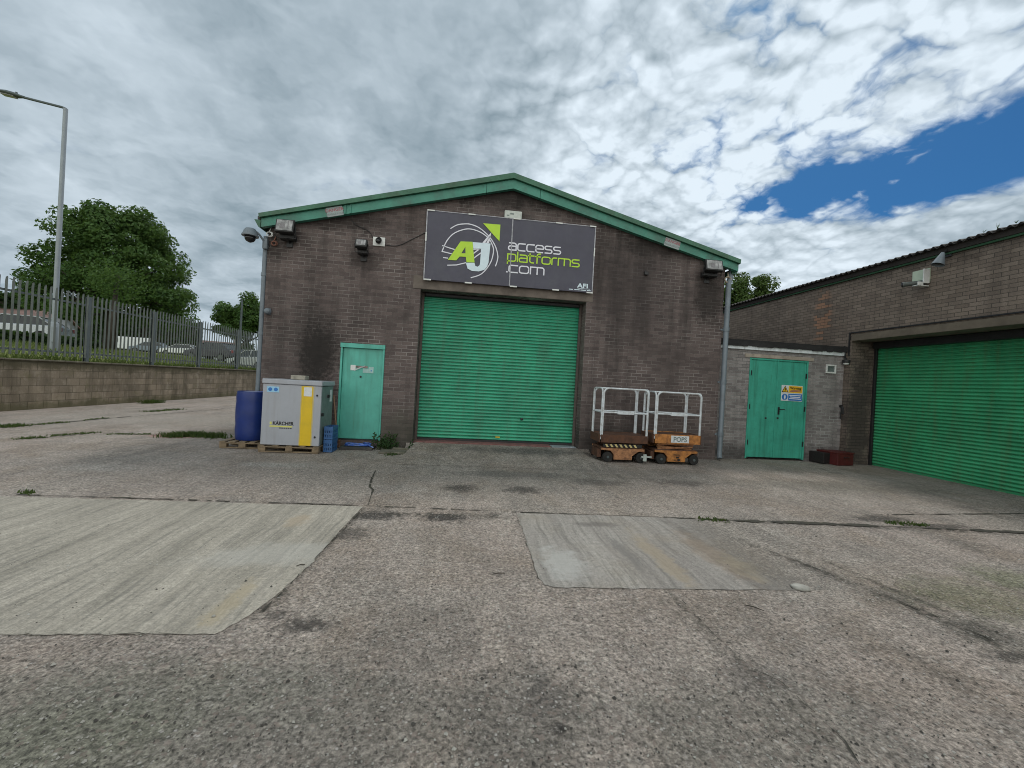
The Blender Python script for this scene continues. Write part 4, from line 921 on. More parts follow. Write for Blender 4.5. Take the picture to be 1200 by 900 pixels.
mb = MB(); mb.rbox((XW-.06, -6, ZW-.02), (XW-.003, 32, ZW+.095), .004); obj('eaves_board', mb, paint('dark_brown_timber', (.026, .022, .020), .85, var=.3, dirt=(.035, .02, .016), dirtamt=.6, scale=2), rw)  # dark brown board under the roof edge
mb = MB(); mb.rbox((XW-.045, -6, ZW-.062), (XW-.003, 32, ZW-.022), .003); obj('eaves_strip', mb, paint('dark_green_timber', (.018, .07, .032), .8, var=.3, dirt=(.03, .03, .02), dirtamt=.9, scale=2), rw)
mb = MB(); mb.box((XW-.13, -6, ZW+.098), (XW-.004, 32, ZW+.112)); obj('soffit', mb, FELT, rw)
# camera in a white bracket
p0 = atX(1091, 314, XW); p1_ = atX(1091, 331, XW)
t = placed('security_camera', 'white framed bullet camera on the right-hand warehouse wall beside the cone lamp', 'security camera', (XW, p0.y, p1_.z))
mb = MB(); yc = p0.y+.05; zt, zb = p0.z, p1_.z
mb.rbox((XW-.03, yc-.05, zb), (XW-.002, yc+.28, zt), .005); obj('back_plate', mb, paint('pale_green_plate', (.50, .58, .46), .5, var=.1), t)
mb = MB(); mb.rbox((XW-.17, yc-.06, zb-.02), (XW-.033, yc-.04, zt-.03), .004); mb.rbox((XW-.29, yc-.06, zb-.08), (XW-.033, yc+.05, zb-.065), .004); mb.rbox((XW-.29, yc-.06, zb-.063), (XW-.17, yc-.045, zb-.003), .003); obj('bracket', mb, WHITEP, t)
mb = MB(); M = Matrix.Translation((XW-.36, yc+.05, zb-.02)) @ Euler((R(88), 0, R(-18))).to_matrix().to_4x4()
ax = Vector((-.78, .55, -.1)).normalized(); cc = Vector((XW-.17, yc+.04, zb-.0))
mb.tube([cc-ax*.10, cc+ax*.20], .045, 14); mb.tube([cc+ax*.202, cc+ax*.245], .056, 14); obj('housing', mb, paint('dark_grey_housing', (.07, .08, .075), .5, var=.1), t, smooth=True, auto=40)
mb = MB(); mb.lathe([(.05, 0), (.045, .008), (.02, .015)], 14, Matrix.Translation(cc+ax*.245) @ ax.to_track_quat('Z', 'Y').to_matrix().to_4x4()); obj('lens', mb, GLASSD, t)
# cone wall lamp
p = atX(1101, 305, XW-.2); t = placed('cone_lamp', 'grey cone-shaped wall lamp under the eaves of the right-hand warehouse', 'wall lamp', tuple(p))
cc = Vector((XW-.20, p.y, p.z)); dn = Vector((-.30, .10, -.95)).normalized(); M = Matrix.Translation(cc) @ dn.to_track_quat('Z', 'Y').to_matrix().to_4x4()
mb = MB(); mb.lathe([(.03, -.15), (.042, -.115), (.098, .08), (.102, .095), (.094, .095), (.086, .08), (.026, -.10)], 22, M); obj('lamp_shade', mb, GREYPIPE, t, smooth=True, auto=40)
mb = MB(); mb.tube([cc-dn*.16, cc-dn*.2+Vector((.05, 0, 0)), (XW-.002, p.y, p.z+.16)], .018, 8); mb.rbox((XW-.03, p.y-.06, p.z+.08), (XW-.002, p.y+.06, p.z+.22), .006); obj('bracket', mb, DARKMETAL, t)
mb = MB(); mb.lathe([(.01, .085), (.045, .07), (.05, .03), (.02, -.05)], 14, M); obj('bulb', mb, GLASSD, t, smooth=True)
# weeds on that roof edge
rnd = random.Random(3)
for k, (px, py, hh) in enumerate(((1152, 277, .06), (1168, 272, .09), (1190, 266, .06))):
    p = atX(px, py+2, XW-.08); mb = MB()
    for i in range(9): blades(mb, p.x+rnd.gauss(0, .004), p.y+rnd.gauss(0, .003), zo+.01, rnd.uniform(.4, 1)*hh, .003, rnd, 1.2)
    tag(obj('roof_weed', mb, WEED, fix=False), ['leftmost thin weed sprouting from the right warehouse eaves', 'middle thin weed sprouting from the right warehouse eaves', 'short thin weed by the photo edge on the right warehouse eaves'][k], 'weed', 'weeds on the roof edge')

# ------------------------------------------------------------------ things in front of the warehouse
# pallets
def pallet(name, label, cx, cy, wx, wy, rot):
    t = thing('pallet', label, 'pallet', (cx, cy, .008), rot, 'pallets in front of the warehouse')
    for i in range(5):
        x = -wx/2+i*(wx-.1)/4; mb = MB(); mb.rbox((x, -wy/2, .105), (x+.1, wy/2, .125), .004); obj('deck_board', mb, PALLET, t)
    for y in (-wy/2, -.05, wy/2-.1):
        mb = MB(); mb.rbox((-wx/2, y, .085), (wx/2, y+.1, .103), .003); obj('stringer_board', mb, PALLET, t)
        for x in (-wx/2, -.06, wx/2-.12):
            mb = MB(); mb.rbox((x, y, .02), (x+.12, y+.1, .083), .004); obj('block', mb, PALLET, t)
        mb = MB(); mb.rbox((-wx/2, y, 0), (wx/2, y+.1, .018), .003); obj('base_board', mb, PALLET, t)
    return t
pl1 = atZ(282, 526); pw0, pw1 = atZ(303, 530), atZ(374, 531)
pallet('a', 'weathered timber pallet under the blue drum', pl1.x+.0, pl1.y+.45, .78, .9, R(2))
cwx = (pw0.x+pw1.x)/2
pallet('b', 'weathered timber pallet under the grey and yellow cabinet', cwx+.0, pw0.y+.43, 1.05, .84, R(0))
# blue drum
dp = atY(292.5, 517, 8.62); dx = dp.x
dz = .137
t = thing('plastic_drum', 'tall dark blue plastic drum with a pale lid standing on a pallet', 'drum', (dx, 8.66, dz))
hd = atY(293, 460, 8.62).z-dz
mb = MB(); mb.lathe([(.25, 0), (.262, .02), (.268, .12), (.275, .2), (.268, .3), (.278, .42), (.278, .62), (.27, .74), (.276, .82), (.262, .93*1), (.245, hd-.03), (.25, hd-.02)], 32); obj('body', mb, BLUEDRUM, t, smooth=True, auto=50)
mb = MB(); mb.lathe([(.256, hd-.03), (.264, hd-.02), (.264, hd+.002), (.245, hd+.008), (.235, hd-.005)], 32); obj('lid', mb, paint('pale_grey_plastic', (.42, .45, .52), .5, var=.1), t, smooth=True, auto=50)
# cabinet: hot water washer
YC = pw0.y+.04
fa, fb = atY(304.5, 520, YC), atY(374, 523, YC); ft = atY(309, 449, YC); lt_ = atY(312, 443.5, YC)
CX0, CX1, CZ0, CZ1, CZ2 = fa.x, fb.x-.01, .137, ft.z, lt_.z
CD = .72
t = placed('washer_cabinet', 'grey steel pressure washer cabinet with a yellow stripe, standing on a pallet', 'pressure washer', ((CX0+CX1)/2, YC, CZ0))
mb = MB(); mb.rbox((CX0, YC, CZ0), (CX1, YC+.05, CZ1-.006), .008); front = obj('front_panel', mb, GREYBOX, t)
mb = MB(); mb.rbox((CX0+.01, YC+.053, CZ0+.003), (CX1-.008, YC+CD, CZ1-.01), .01); obj('body', mb, GREYSIDE, t)
mb = MB(); mb.rbox((CX0-.012, YC-.02, CZ1), (CX1+.012, YC+CD+.02, CZ2), .012); obj('lid', mb, GREYBOX, t)
W_, H_ = CX1-CX0, CZ1-CZ0
def cu(x): return CX0+(x-48)/(722-48)*W_   # columns measured along the lower edge of the cabinet front
def FX(f): return CX0+f*W_
def FZ(f): return CZ0+f*H_
mb = MB(); mb.box((FX(.665), YC-.003, FZ(.005)), (FX(.855), YC-.0005, FZ(.985))); obj('stripe', mb, YELLOW, front)
mb = MB(); mb.box((FX(.648), YC-.0025, FZ(.005)), (FX(.663), YC-.0005, FZ(.985))); mb.box((FX(.857), YC-.0025, FZ(.005)), (FX(.875), YC-.0005, FZ(.985))); obj('stripe_edge', mb, YELLOWPALE, front)
mb = MB(); mb.box((FX(.70), YC-.006, FZ(.82)), (FX(.835), YC-.0035, FZ(.97))); obj('paper_label', mb, LABELW, front)
mb = MB(); mb.rbox((FX(.07), YC-.004, FZ(.86)), (FX(.275), YC-.001, FZ(.955)), .0014, 1); l_ = obj('symbol_label', mb, PALEBLUEL, front)
mb = MB(); 
for f in (.125, .22): mb.lathe([(.034, 0), (.034, .0015)], 16, facing((FX(f), YC-.0042, FZ(.908))))
obj('symbol', mb, BLUEL, l_)
obj('lettering', text_mb('KÄRCHER', .088, facing((FX(.195), YC-.002, FZ(.330))), .92, .001, .0025), BLACKINK, front)
mb = MB(); mb.box((FX(.145), YC-.003, FZ(.334)), (FX(.18), YC-.001, FZ(.378))); mb.box((FX(.145), YC-.003, FZ(.295)), (FX(.53), YC-.001, FZ(.318))); obj('brand_stripe', mb, paint('pale_yellow_mark', (.62, .60, .16), .5, var=.1), front)
mb = MB()
for k in range(6): mb.box((FX(.31+k*.037), YC-.003, FZ(.272)), (FX(.335+k*.037), YC-.001, FZ(.287)))
obj('small_print', mb, BLACKINK, front)
for (f, g_) in ((.93, .84), (.925, .15)):
    mb = MB(); mb.lathe([(.016, 0), (.016, .012), (.008, .016)], 12, facing((FX(f), YC-.0005, FZ(g_)))); mb.box((FX(f)-.006, YC-.02, FZ(g_)-.02), (FX(f)+.006, YC-.014, FZ(g_)+.02)); obj('latch', mb, DARKMETAL, front)
for (yy, zz) in ((YC+.07, .52), (YC+.36, .82)):
    mb = MB(); mb.rbox((CX1-.007, yy, FZ(zz)-.03), (CX1+.03, yy+.06, FZ(zz)+.03), .006); obj('knob', mb, DARKMETAL, t)
mb = MB(); mb.box((CX1-.0075, YC+.52, FZ(.72)), (CX1-.004, YC+.64, FZ(.93))); obj('side_label', mb, LABELW, t)
mb = MB(); fp = atY(351, 442, YC+.3); mb.rbox((fp.x-.13, YC+.22, CZ2+.003), (fp.x+.13, YC+.42, CZ2+.085), .01); obj('flue_cap', mb, PLANKSTONE, t)
# blue crates beside the cabinet
for k in range(2):
    zb = .006+k*.245; x0_, y0_ = CX1+.035, YC+.16
    mb = MB(); w1, d1_, h1 = .15, .34, .24
    for i in range(5):
        x = x0_+i*(w1-.02)/4
        for y in (y0_, y0_+d1_-.02): mb.box((x, y, zb), (x+.022, y+.02, zb+h1))
    for i in range(7):
        y = y0_+.022+i*(d1_-.066)/6
        for x in (x0_, x0_+w1-.02): mb.box((x+.001, y, zb), (x+.019, y+.022, zb+h1))
    for z in (zb+.001, zb+.085, zb+.165, zb+h1-.04):
        hh = .035
        mb.box((x0_-.003, y0_-.003, z), (x0_+w1+.005, y0_-.0005, z+hh)); mb.box((x0_-.003, y0_+d1_+.0005, z), (x0_+w1+.005, y0_+d1_+.003, z+hh))
        mb.box((x0_-.003, y0_-.0004, z), (x0_-.0005, y0_+d1_+.0004, z+hh)); mb.box((x0_+w1+.0025, y0_-.0004, z), (x0_+w1+.005, y0_+d1_+.0004, z+hh))
    mb.box((x0_+.023, y0_+.023, zb+.003), (x0_+w1-.023, y0_+d1_-.023, zb+.02))
    tag(obj('plastic_crate', mb, BLUECRATE), ['slatted light blue crate on the ground beside the grey cabinet', 'slatted light blue crate stacked on another beside the grey cabinet'][k], 'crate', 'blue crates by the cabinet')
# broom leaning on the wall
b0, b1_ = atY(395, 520, YF-.22), atY(391, 463, YF-.03)
t = placed('broom', 'brown broom leaning on the bricks between cabinet and turquoise door', 'broom', (b0.x, b0.y, 0))
mb = MB(); mb.tube([(b0.x, b0.y, .16), (b1_.x, YF-.03, b1_.z)], .014, 8); obj('handle', mb, paint('broom_wood', (.26, .16, .10), .7, var=.2), t)
mb = MB(); rnd = random.Random(8); mb.rbox((b0.x-.13, b0.y-.03, .13), (b0.x+.06, b0.y+.03, .17), .008)
for i in range(160):
    x = b0.x-.125+rnd.random()*.18; y = b0.y+rnd.uniform(-.026, .026); mb.box((x, y, .01), (x+.004, y+.004, .128))
obj('bristles', mb, BRISTLE, t)
# step slab and hose before the door
sa, sb = atZ(397, 527), atZ(436, 528)
mb = MB(); mb.rbox((sa.x, sa.y, .0), (sb.x, YF-.006, .055), .008); tag(obj('step_slab', mb, paint('dark_step', (.055, .052, .05), .85, var=.3, dirt=(.1, .09, .08), dirtamt=.4, bump=.3)), 'low dark slab lying on the ground in front of the turquoise door', 'slab')
mb = MB(); pts = []
for i in range(60):
    u = i/59; a_ = u*3.2*2*math.pi; r_ = .8+.2*math.sin(u*9)
    pts.append(((sa.x+sb.x)/2+.26*r_*math.cos(a_), sa.y+.2+.13*r_*math.sin(a_), .07+.03*u+.008*math.sin(a_*1.7)))
pts.append((sb.x-.05, sa.y+.1, .075)); pts.append((sb.x+.02, sa.y+.02, .065))
mb.tube(pts, .013, 7); tag(obj('hose', mb, paint('blue_hose', (.05, .13, .50), .4, var=.15, dirt=(.5, .55, .65), dirtamt=.5, scale=12), smooth=True), 'coiled blue hose lying on the dark slab before the turquoise door', 'hose')
# kerb slab left of the ramp
ka, kb = atZ(443, 532), atZ(474, 533.5)
mb = MB(); mb.rbox((ka.x, ka.y, 0), (kb.x, ka.y+.32, .045), .012); mb.rbox((kb.x-.3, ka.y+.36, 0), (kb.x+.02, YF-.3, .07), .012)
tag(obj('paving_slab', mb, paint('mossy_slab', (.13, .12, .095), .95, var=.3, dirt=(.06, .075, .025), dirtamt=.7, scale=7, bump=.5)), 'mossy broken slab on the ground left of the shutter ramp', 'slab')
# weed clump at the door corner
t = placed('weed_clump', 'bushy green weed at the foot of the wall right of the turquoise door', 'plant', (-1.5, YF-.25, 0))
rnd = random.Random(21); mb = MB(); st_ = MB()
for i in range(34):
    a_ = rnd.uniform(0, 6.283); bx0, by0 = -1.52+rnd.gauss(0, .13), YF-.22+rnd.gauss(0, .07); hh = rnd.uniform(.1, .36); tx_, ty_ = bx0+math.cos(a_)*hh*.55, min(by0+math.sin(a_)*hh*.5, YF-.03)
    st_.tube([(bx0, by0, 0), ((bx0+tx_)/2, (by0+ty_)/2, hh*.65), (tx_, ty_, hh)], [.005, .004, .002], 4)
    for k in range(12):
        u = .3+.7*k/12; x, y, z = bx0+(tx_-bx0)*u, by0+(ty_-by0)*u, hh*u
        d = Vector((rnd.gauss(0, 1), rnd.gauss(0, 1), rnd.gauss(.2, .7))).normalized(); s = d.orthogonal().normalized()*.018; e = d*rnd.uniform(.04, .075)
        p = Vector((x, y, z)); mb.add([tuple(p), tuple(p+e*.5+s), tuple(p+e), tuple(p+e*.5-s)], [(0, 1, 2, 3)])
obj('leaves', mb, LEAF2, t, fix=False); obj('stems', st_, WEED, t)
# pale plate on the ramp end
pa_, pb_ = atY(640, 525, YF+.2), atY(673, 526, YF+.1)
mb = MB(); mb.rbox((OR_-.58, YF+.04, .134), (OR_-.03, YF+.33, .150), .004)
tag(obj('metal_plate', mb, paint('pale_metal_plate', (.36, .39, .44), .5, metal=.3, var=.15, dirt=(.2, .2, .2), dirtamt=.5)), 'pale metal plate at the right foot of the wide roller shutter', 'plate')
rnd = random.Random(31)
def pebble(px, py, s, z, label, name='pebble', grp=None, flat_=.6):
    bm = bmesh.new(); bmesh.ops.create_icosphere(bm, subdivisions=2, radius=1)
    p = atZ(px, py, z); mb = MB()
    for v in bm.verts: v.co *= 1+rnd.uniform(-.16, .16)
    bm.verts.index_update()
    mb.add([(p.x+v.co.x*s, p.y+v.co.y*s*.8, z+max(0, (v.co.z+.6)*s*flat_)) for v in bm.verts], [tuple(v.index for v in f.verts) for f in bm.faces]); bm.free()
    return tag(obj(name, mb, STONE, smooth=True), label, 'stone', grp)
pebble(484.5, 526, .022, .10, 'left white pebble of two on the ramp near its left edge', grp='loose stones in the yard')
pebble(498.5, 526.5, .024, .11, 'right white pebble of two on the ramp near its left edge', grp='loose stones in the yard')
pebble(938, 690, .075, .0, 'pale lump of concrete beside the lower right corner of the stained pad', 'concrete_lump', 'loose stones in the yard', .22)
pebble(250, 723, .012, .004, 'tiny white pebble near the lower right corner of the large pale pad', grp='loose stones in the yard')
# loose grit and bits lying on the yard
rnd = random.Random(57); mb = MB(); mb2 = MB()
for i in range(2600):
    px, py = rnd.uniform(-60, 1260), 610+300*rnd.random()**.8
    p = atZ(px, py); sz = rnd.uniform(.002, .0062)*(1 if rnd.random() < .93 else 1.9); q = [(p.x+sz*rnd.uniform(.6, 1.3)*math.cos(a_), p.y+sz*rnd.uniform(.6, 1.3)*math.sin(a_)) for a_ in (0, 1.3, 2.5, 3.8, 5.1)]
    (mb if rnd.random() < .6 else mb2).add([(x, y, .003) for x, y in q]+[(p.x, p.y, .004+sz*.9)], [(0, 1, 5), (1, 2, 5), (2, 3, 5), (3, 4, 5), (4, 0, 5)])
tag(obj('pale_grit', mb, STONE, fix=False), 'pale loose grit scattered over the worn yard surface', 'grit', kind='stuff')
tag(obj('dark_grit', mb2, paint('dark_stone', (.06, .055, .05), .9, var=.3), fix=False), 'dark loose grit scattered over the worn yard surface', 'grit', kind='stuff')
for px, py, L, a_, lab in ((584, 674, .055, .2, 'short dark twig lying on the ground left of the stained pad'), (884, 714, .06, -.7, 'short dark twig lying on the ground just below the pale concrete lump'), (352, 664, .03, .5, 'tiny dark twig beside the slanting edge of the large pale pad')):
    p = atZ(px, py); mb = MB(); mb.tube([(p.x-L*math.cos(a_), p.y-L*math.sin(a_), .010), (p.x, p.y+.004, .014), (p.x+L*math.cos(a_), p.y+L*math.sin(a_), .009)], [.003, .0045, .003], 6)
    tag(obj('twig', mb, BARK), lab, 'twig', 'bits lying in the yard')
# red box by the outhouse
mid = atZ(969, 546); rt_ = atZ(993, 546)
t = thing('steel_box', 'low dark red steel box standing in the corner by the outhouse', 'box', (mid.x+.40, mid.y+.36, .006), R(10))
mb = MB(); mb.rbox((-.14, -.30, 0), (.36, .32, .27), .01); bo = obj('body', mb, REDBOX, t)
mb = MB(); mb.rbox((-.155, -.31, .273), (.37, .33, .30), .006); obj('lid', mb, REDBOX, t)
mb = MB(); mb.rbox((-.34, -.12, .01), (-.145, .30, .26), .01); obj('end_compartment', mb, REDBOXD, t)  # near-black left end of the box
mb = MB(); mb.tube([(.04, -.301, .19), (.04, -.33, .19), (.18, -.33, .19), (.18, -.301, .19)], .008, 6); obj('handle', mb, DARKMETAL, bo)

# ------------------------------------------------------------------ small scissor lifts
def wheel(t, x, y, r, w_):
    M = Matrix.Translation((x, y, r)) @ Matrix.Rotation(R(90), 4, 'X')
    mb = MB(); mb.lathe([(r*.62, -w_/2), (r*.94, -w_/2), (r, -w_*.3), (r, w_*.3), (r*.94, w_/2), (r*.62, w_/2)], 20, M); wo = obj('wheel', mb, RUBBER, t, smooth=True, auto=40)
    mb = MB(); mb.lathe([(r*.6, -w_/2+.008), (r*.6, w_/2-.008)], 16, M); mb.lathe([(r*.25, -w_/2-.012), (r*.25, w_/2+.012)], 10, M); obj('rim', mb, GALVD, wo, smooth=True, auto=40)
def scissor_lift(label, loc, rusty, W=.90, D=.62, top=1.60):
    t = thing('scissor_lift', label, 'scissor lift', loc, 0, 'small scissor lifts by the brick front')
    deck = .62 if not rusty else .56; hw = W/2
    skirt = PEACH if rusty else ORANGE
    for (x, y) in ((-hw+.17, -D/2+.04), (hw-.10, -D/2+.04), (-hw+.17, D/2-.04), (hw-.10, D/2-.04)): wheel(t, x, y, .105, .07)
    for y in (-D/2-.004, D/2-.018):
        mb = MB(); mb.prism([(-hw+.02, .285), (hw-.04, .285), (hw-.04, .245), (hw-.17, .235), (hw-.30, .14), (hw-.30, .06), (-hw+.29, .06), (-hw+.29, .16), (-hw+.22, .24), (-hw+.02, .25)], y, y+.022); obj('skirt', mb, skirt, t)
    mb = MB(); mb.rbox((-hw+.3, -D/2+.02, .07), (hw-.31, D/2-.02, .25), .008); mb.rbox((-hw+.03, -D/2+.02, .255), (hw-.05, D/2-.02, .305), .008); mb.rbox((-hw-.02, -D/2+.1, .08), (-hw+.06, D/2-.1, .25), .01); mb.rbox((hw-.06, -D/2+.08, .09), (hw+.01, D/2-.08, .24), .01)
    obj('chassis', mb, RUST, t)
    # folded scissor arms
    mb = MB()
    for y in (-D/2+.05, D/2-.085):
        for k in range(3):
            z = .315+k*.072; s = (-1)**k
            mb.tube([(-hw+.1, y+.015, z+.01-.012*s), (hw-.12, y+.015, z+.035+.012*s)], .020, 6); mb.tube([(-hw+.1, y+.05, z+.035+.012*s), (hw-.12, y+.05, z+.01-.012*s)], .020, 6)
    for x in (-hw+.1, 0, hw-.12): mb.tube([(x, -D/2+.05, .40), (x, D/2-.05, .40)], .018, 8)
    obj('scissor_arms', mb, RUST if rusty else PEACH, t)
    if rusty:
        mb = MB(); mb.rbox((-hw+.06, -D/2-.006, .308), (hw-.10, -D/2+.014, .372), .003); ch = obj('hazard_strip', mb, BLACKINK, t)
        mb = MB()
        for k in range(7):
            x = -hw+.09+k*.10
            mb.prism([(x+.04, .310), (x+.085, .310), (x+.045, .370), (x, .370)], -D/2-.009, -D/2-.0065)
        obj('hazard_stripes', mb, YELLOWPALE, ch)
        mb = MB(); mb.rbox((hw-.14, -D/2-.10, .13), (hw+.08, -D/2-.075, .165), .005); mb.rbox((hw-.10, -D/2-.11, .06), (hw-.03, -D/2-.07, .20), .006); obj('castor_bracket', mb, paint('pale_steel_bracket', (.45, .50, .48), .5, metal=.3, var=.2), t)
    # platform with toe boards
    mb = MB(); mb.rbox((-hw-.01, -D/2, deck-.05), (hw+.01, D/2, deck-.012), .006); obj('platform', mb, RUST, t)
    tb = skirt if not rusty else RUST
    h0 = deck-.19 if not rusty else deck-.16
    mb = MB(); mb.rbox((-hw, -D/2-.022, h0), (hw, -D/2-.003, deck), .004); fb_ = obj('toe_board', mb, tb, t)
    mb = MB(); mb.rbox((-hw, D/2+.003, h0), (hw, D/2+.022, deck), .004); obj('toe_board', mb, tb, t)
    mb = MB(); mb.rbox((-hw-.032, -D/2, h0), (-hw-.013, D/2, deck), .004); obj('toe_board', mb, RUST, t)
    mb = MB(); mb.rbox((hw+.013, -D/2, h0), (hw+.032, D/2, deck), .004); obj('toe_board', mb, RUST, t)
    if not rusty:
        mb = MB(); mb.rbox((-.15, -D/2-.027, h0+.025), (.24, -D/2-.0225, deck-.02), .002, 1); lb = obj('label', mb, LABELW, fb_)
        obj('lettering', text_mb('POPS', .135, facing((.045, -D/2-.0285, h0+.05)), .95, .0008, .003, 'CENTER'), GREYSIDE, lb)
        mb = MB(); mb.box((-.02, -D/2-.03, .14), (.04, -D/2-.027, .17)); mb.box((-.07, -D/2-.03, .09), (-.03, -D/2-.027, .11)); mb.box((.01, -D/2-.03, .085), (.07, -D/2-.027, .125)); mb.box((-.08, -D/2-.03, .2), (.06, -D/2-.027, .215)); obj('decal', mb, BLACKINK, t)
    # guard rails: an arch on each side with a mid rail
    rr_ = .019; hoop = .10
    def arch(p, q):
        p, q = Vector(p), Vector(q); d = (q-p).normalized(); z0_, z1_ = deck-.10, top
        pts = [p+Vector((0, 0, z0_))]+[p+d*hoop*(1-math.cos(a_))+Vector((0, 0, z1_-hoop+hoop*math.sin(a_))) for a_ in [i*math.pi/12 for i in range(7)]]
        pts += [q-d*hoop*(1-math.cos(a_))+Vector((0, 0, z1_-hoop+hoop*math.sin(a_))) for a_ in [i*math.pi/12 for i in range(6, -1, -1)]]+[q+Vector((0, 0, z0_))]
        m_ = MB(); m_.tube(pts, rr_, 10); mz = deck+(top-deck)*.48
        m_.tube([p+Vector((0, 0, mz)), q+Vector((0, 0, mz))], rr_*.9, 8); return m_
    e = .021; fl, fr, bl_, br_ = (-hw+.02, -D/2-.001, 0), (hw-.02, -D/2-.001, 0), (-hw+.02, D/2, 0), (hw-.02, D/2, 0)
    obj('guard_rail', arch(fl, fr), WHITERAIL, t, smooth=True, auto=50)
    obj('guard_rail', arch((-hw+.02-e, -D/2+e, 0), (-hw+.02-e, D/2-e, 0)), WHITERAIL, t, smooth=True, auto=50)
    obj('guard_rail', arch((hw-.02+e, -D/2+e, 0), (hw-.02+e, D/2-e, 0)), WHITERAIL, t, smooth=True, auto=50)
    obj('guard_rail', arch(bl_, br_), WHITERAIL, t, smooth=True, auto=50)
    mb = MB(); z_ = deck+(top-deck)*.48
    mb.rbox((-.17, -D/2-.026, z_-.03), (.18, -D/2+.02, z_+.028), .006); obj('rail_plate', mb, WHITERAIL, t)
    return t
def lift_at(pl, pr_, pt, Yd, **kw):
    a, b = atY(*pl, Yd), atY(*pr_, Yd); tp = atY(*pt, Yd).z
    return (a.x+b.x)/2, b.x-a.x+.04, tp
Y1 = 8.18
cx, W1, tp = lift_at((708, 470), (760, 470), (735, 456.5), Y1)
scissor_lift('rusty scissor lift with a dark platform and striped hazard strip beside the wide shutter', (cx, Y1+.32, .006), True, W=W1, D=.60, top=tp)
cx, W2, tp = lift_at((771, 475), (822, 475), (797, 461), Y1-.02)
scissor_lift('orange scissor lift with a white lettered label nearest the right downpipe', (cx, Y1+.30, .006), False, W=W2, D=.60, top=tp)

# ------------------------------------------------------------------ left side: retaining wall, fence, lamp, trees, houses and cars
XL = -12.2
mb = MB(); mb.box((XL-.25, -8, -.02), (XL, 46, 1.385)); 
rwall = placed('retaining_wall', 'long weathered block retaining wall along the left side of the yard', 'wall', (XL, 18, 0))
obj('blockwork', mb, BLOCK, rwall)
mb = MB(); rnd = random.Random(4); y = -8
while y < 46:
    L = rnd.uniform(.8, 1.0); mb.rbox((XL-.27+rnd.uniform(-.01, .01), y, 1.388), (XL+.03+rnd.uniform(-.008, .008), min(y+L-.008, 46), 1.44+rnd.uniform(-.006, .006)), .01, 1); y += L
obj('coping', mb, paint('mossy_coping', (.13, .115, .085), .95, var=.3, dirt=(.05, .055, .025), dirtamt=.8, scale=3, bump=.5), rwall)
fence = placed('palisade_fence', 'grey steel palisade fence with pointed pales standing on the retaining wall', 'fence', (XL-.13, 18, 1.44))
XFn = XL-.13; posts = [3.35, 6.3, 9.25, 12.2, 15.18, 18.08, 21.0, 24.25, 27.2, 30.1, 33.0, 36, 39, 42]
for y in posts:
    mb = MB(); mb.box((XFn-.055, y-.05, 1.43), (XFn-.045, y+.05, 3.55)); mb.box((XFn-.045, y-.004, 1.43), (XFn+.045, y+.004, 3.55)); mb.box((XFn+.045, y-.05, 1.43), (XFn+.055, y+.05, 3.55)); obj('post', mb, GALVD, fence)
def pale_mb(mb, y, z0, z1, x):
    prof = [(-.036, .0), (-.018, .016), (.018, .016), (.036, .0)]
    vs = []
    for (d, o) in prof: vs.append((x+o, y+d, z0))
    for (d, o) in prof: vs.append((x+o, y+d, z1-.13))
    vs += [(x+.008, y-.030, z1-.03), (x+.022, y-.004, z1), (x+.022, y+.004, z1), (x+.008, y+.030, z1-.03)]
    fs = [(0, 1, 5, 4), (1, 2, 6, 5), (2, 3, 7, 6), (4, 5, 9, 8), (5, 6, 10, 9), (6, 7, 11, 10)]
    n = len(vs); vs2 = [(a-.003, b, c) for a, b, c in vs]
    mb.add(vs+vs2, fs+[tuple(n+i for i in reversed(f)) for f in fs]+[(0, 4, n+4, n), (3, n+3, n+7, 7), (4, 8, n+8, n+4), (7, n+7, n+11, 11)])
rnd = random.Random(6)
for a, b in zip(posts[:-1], posts[1:]):
    mb = MB(); n = 17
    for i in range(n):
        y = a+.10+(b-a-.2)*(i+.0)/(n-1); pale_mb(mb, y+rnd.gauss(0, .004), 1.56+rnd.gauss(0, .01), 3.62+rnd.gauss(0, .008), XFn+.052)
    obj('pale_panel', mb, GALV, fence, fix=False)
    for z in (1.69, 3.26): mb = MB(); mb.box((XFn-.0, a+.012, z-.025), (XFn+.045, b-.012, z-.019)); mb.box((XFn+.039, a+.012, z-.0189), (XFn+.045, b-.012, z+.03)); obj('rail', mb, GALVD, fence)
# street lamp
lp = hit_bank(62, 411); lp = Vector((lp.x, lp.y, bank(lp.x, lp.y)))
Yp = lp.y
lt0 = atY(80, 128, Yp)
lamp = placed('street_lamp', 'tall grey street lamp with a side arm standing on the grass behind the palisade fence', 'street lamp', tuple(lp))
mb = MB(); hz = lt0.z; mb.tube([(lp.x, lp.y, lp.z-.1), (lp.x, lp.y, lp.z+1.0), (lp.x, lp.y, hz)], [.085, .075, .062], 14); obj('pole', mb, LAMPSTEEL, lamp, smooth=True, auto=40)
mb = MB(); mb.tube([(lp.x, lp.y, lp.z-.05), (lp.x, lp.y, lp.z+.92), (lp.x, lp.y, lp.z+1.0)], [.125, .125, .09], 16); ba = obj('base', mb, LAMPSTEEL, lamp, smooth=True, auto=40)
mb = MB(); mb.rbox((lp.x+.05, lp.y-.16, lp.z+.3), (lp.x+.18, lp.y-.10, lp.z+.85), .01); obj('access_door', mb, LAMPSTEEL, ba)
mb = MB(); mb.tube([(lp.x+.02, lp.y, hz-.08), (lp.x, lp.y, hz), (lp.x-.10, lp.y-.01, hz+.03), (lp.x-1.25, lp.y-.1, hz+.17)], .04, 10); obj('arm', mb, GALVD, lamp, smooth=True, auto=40)
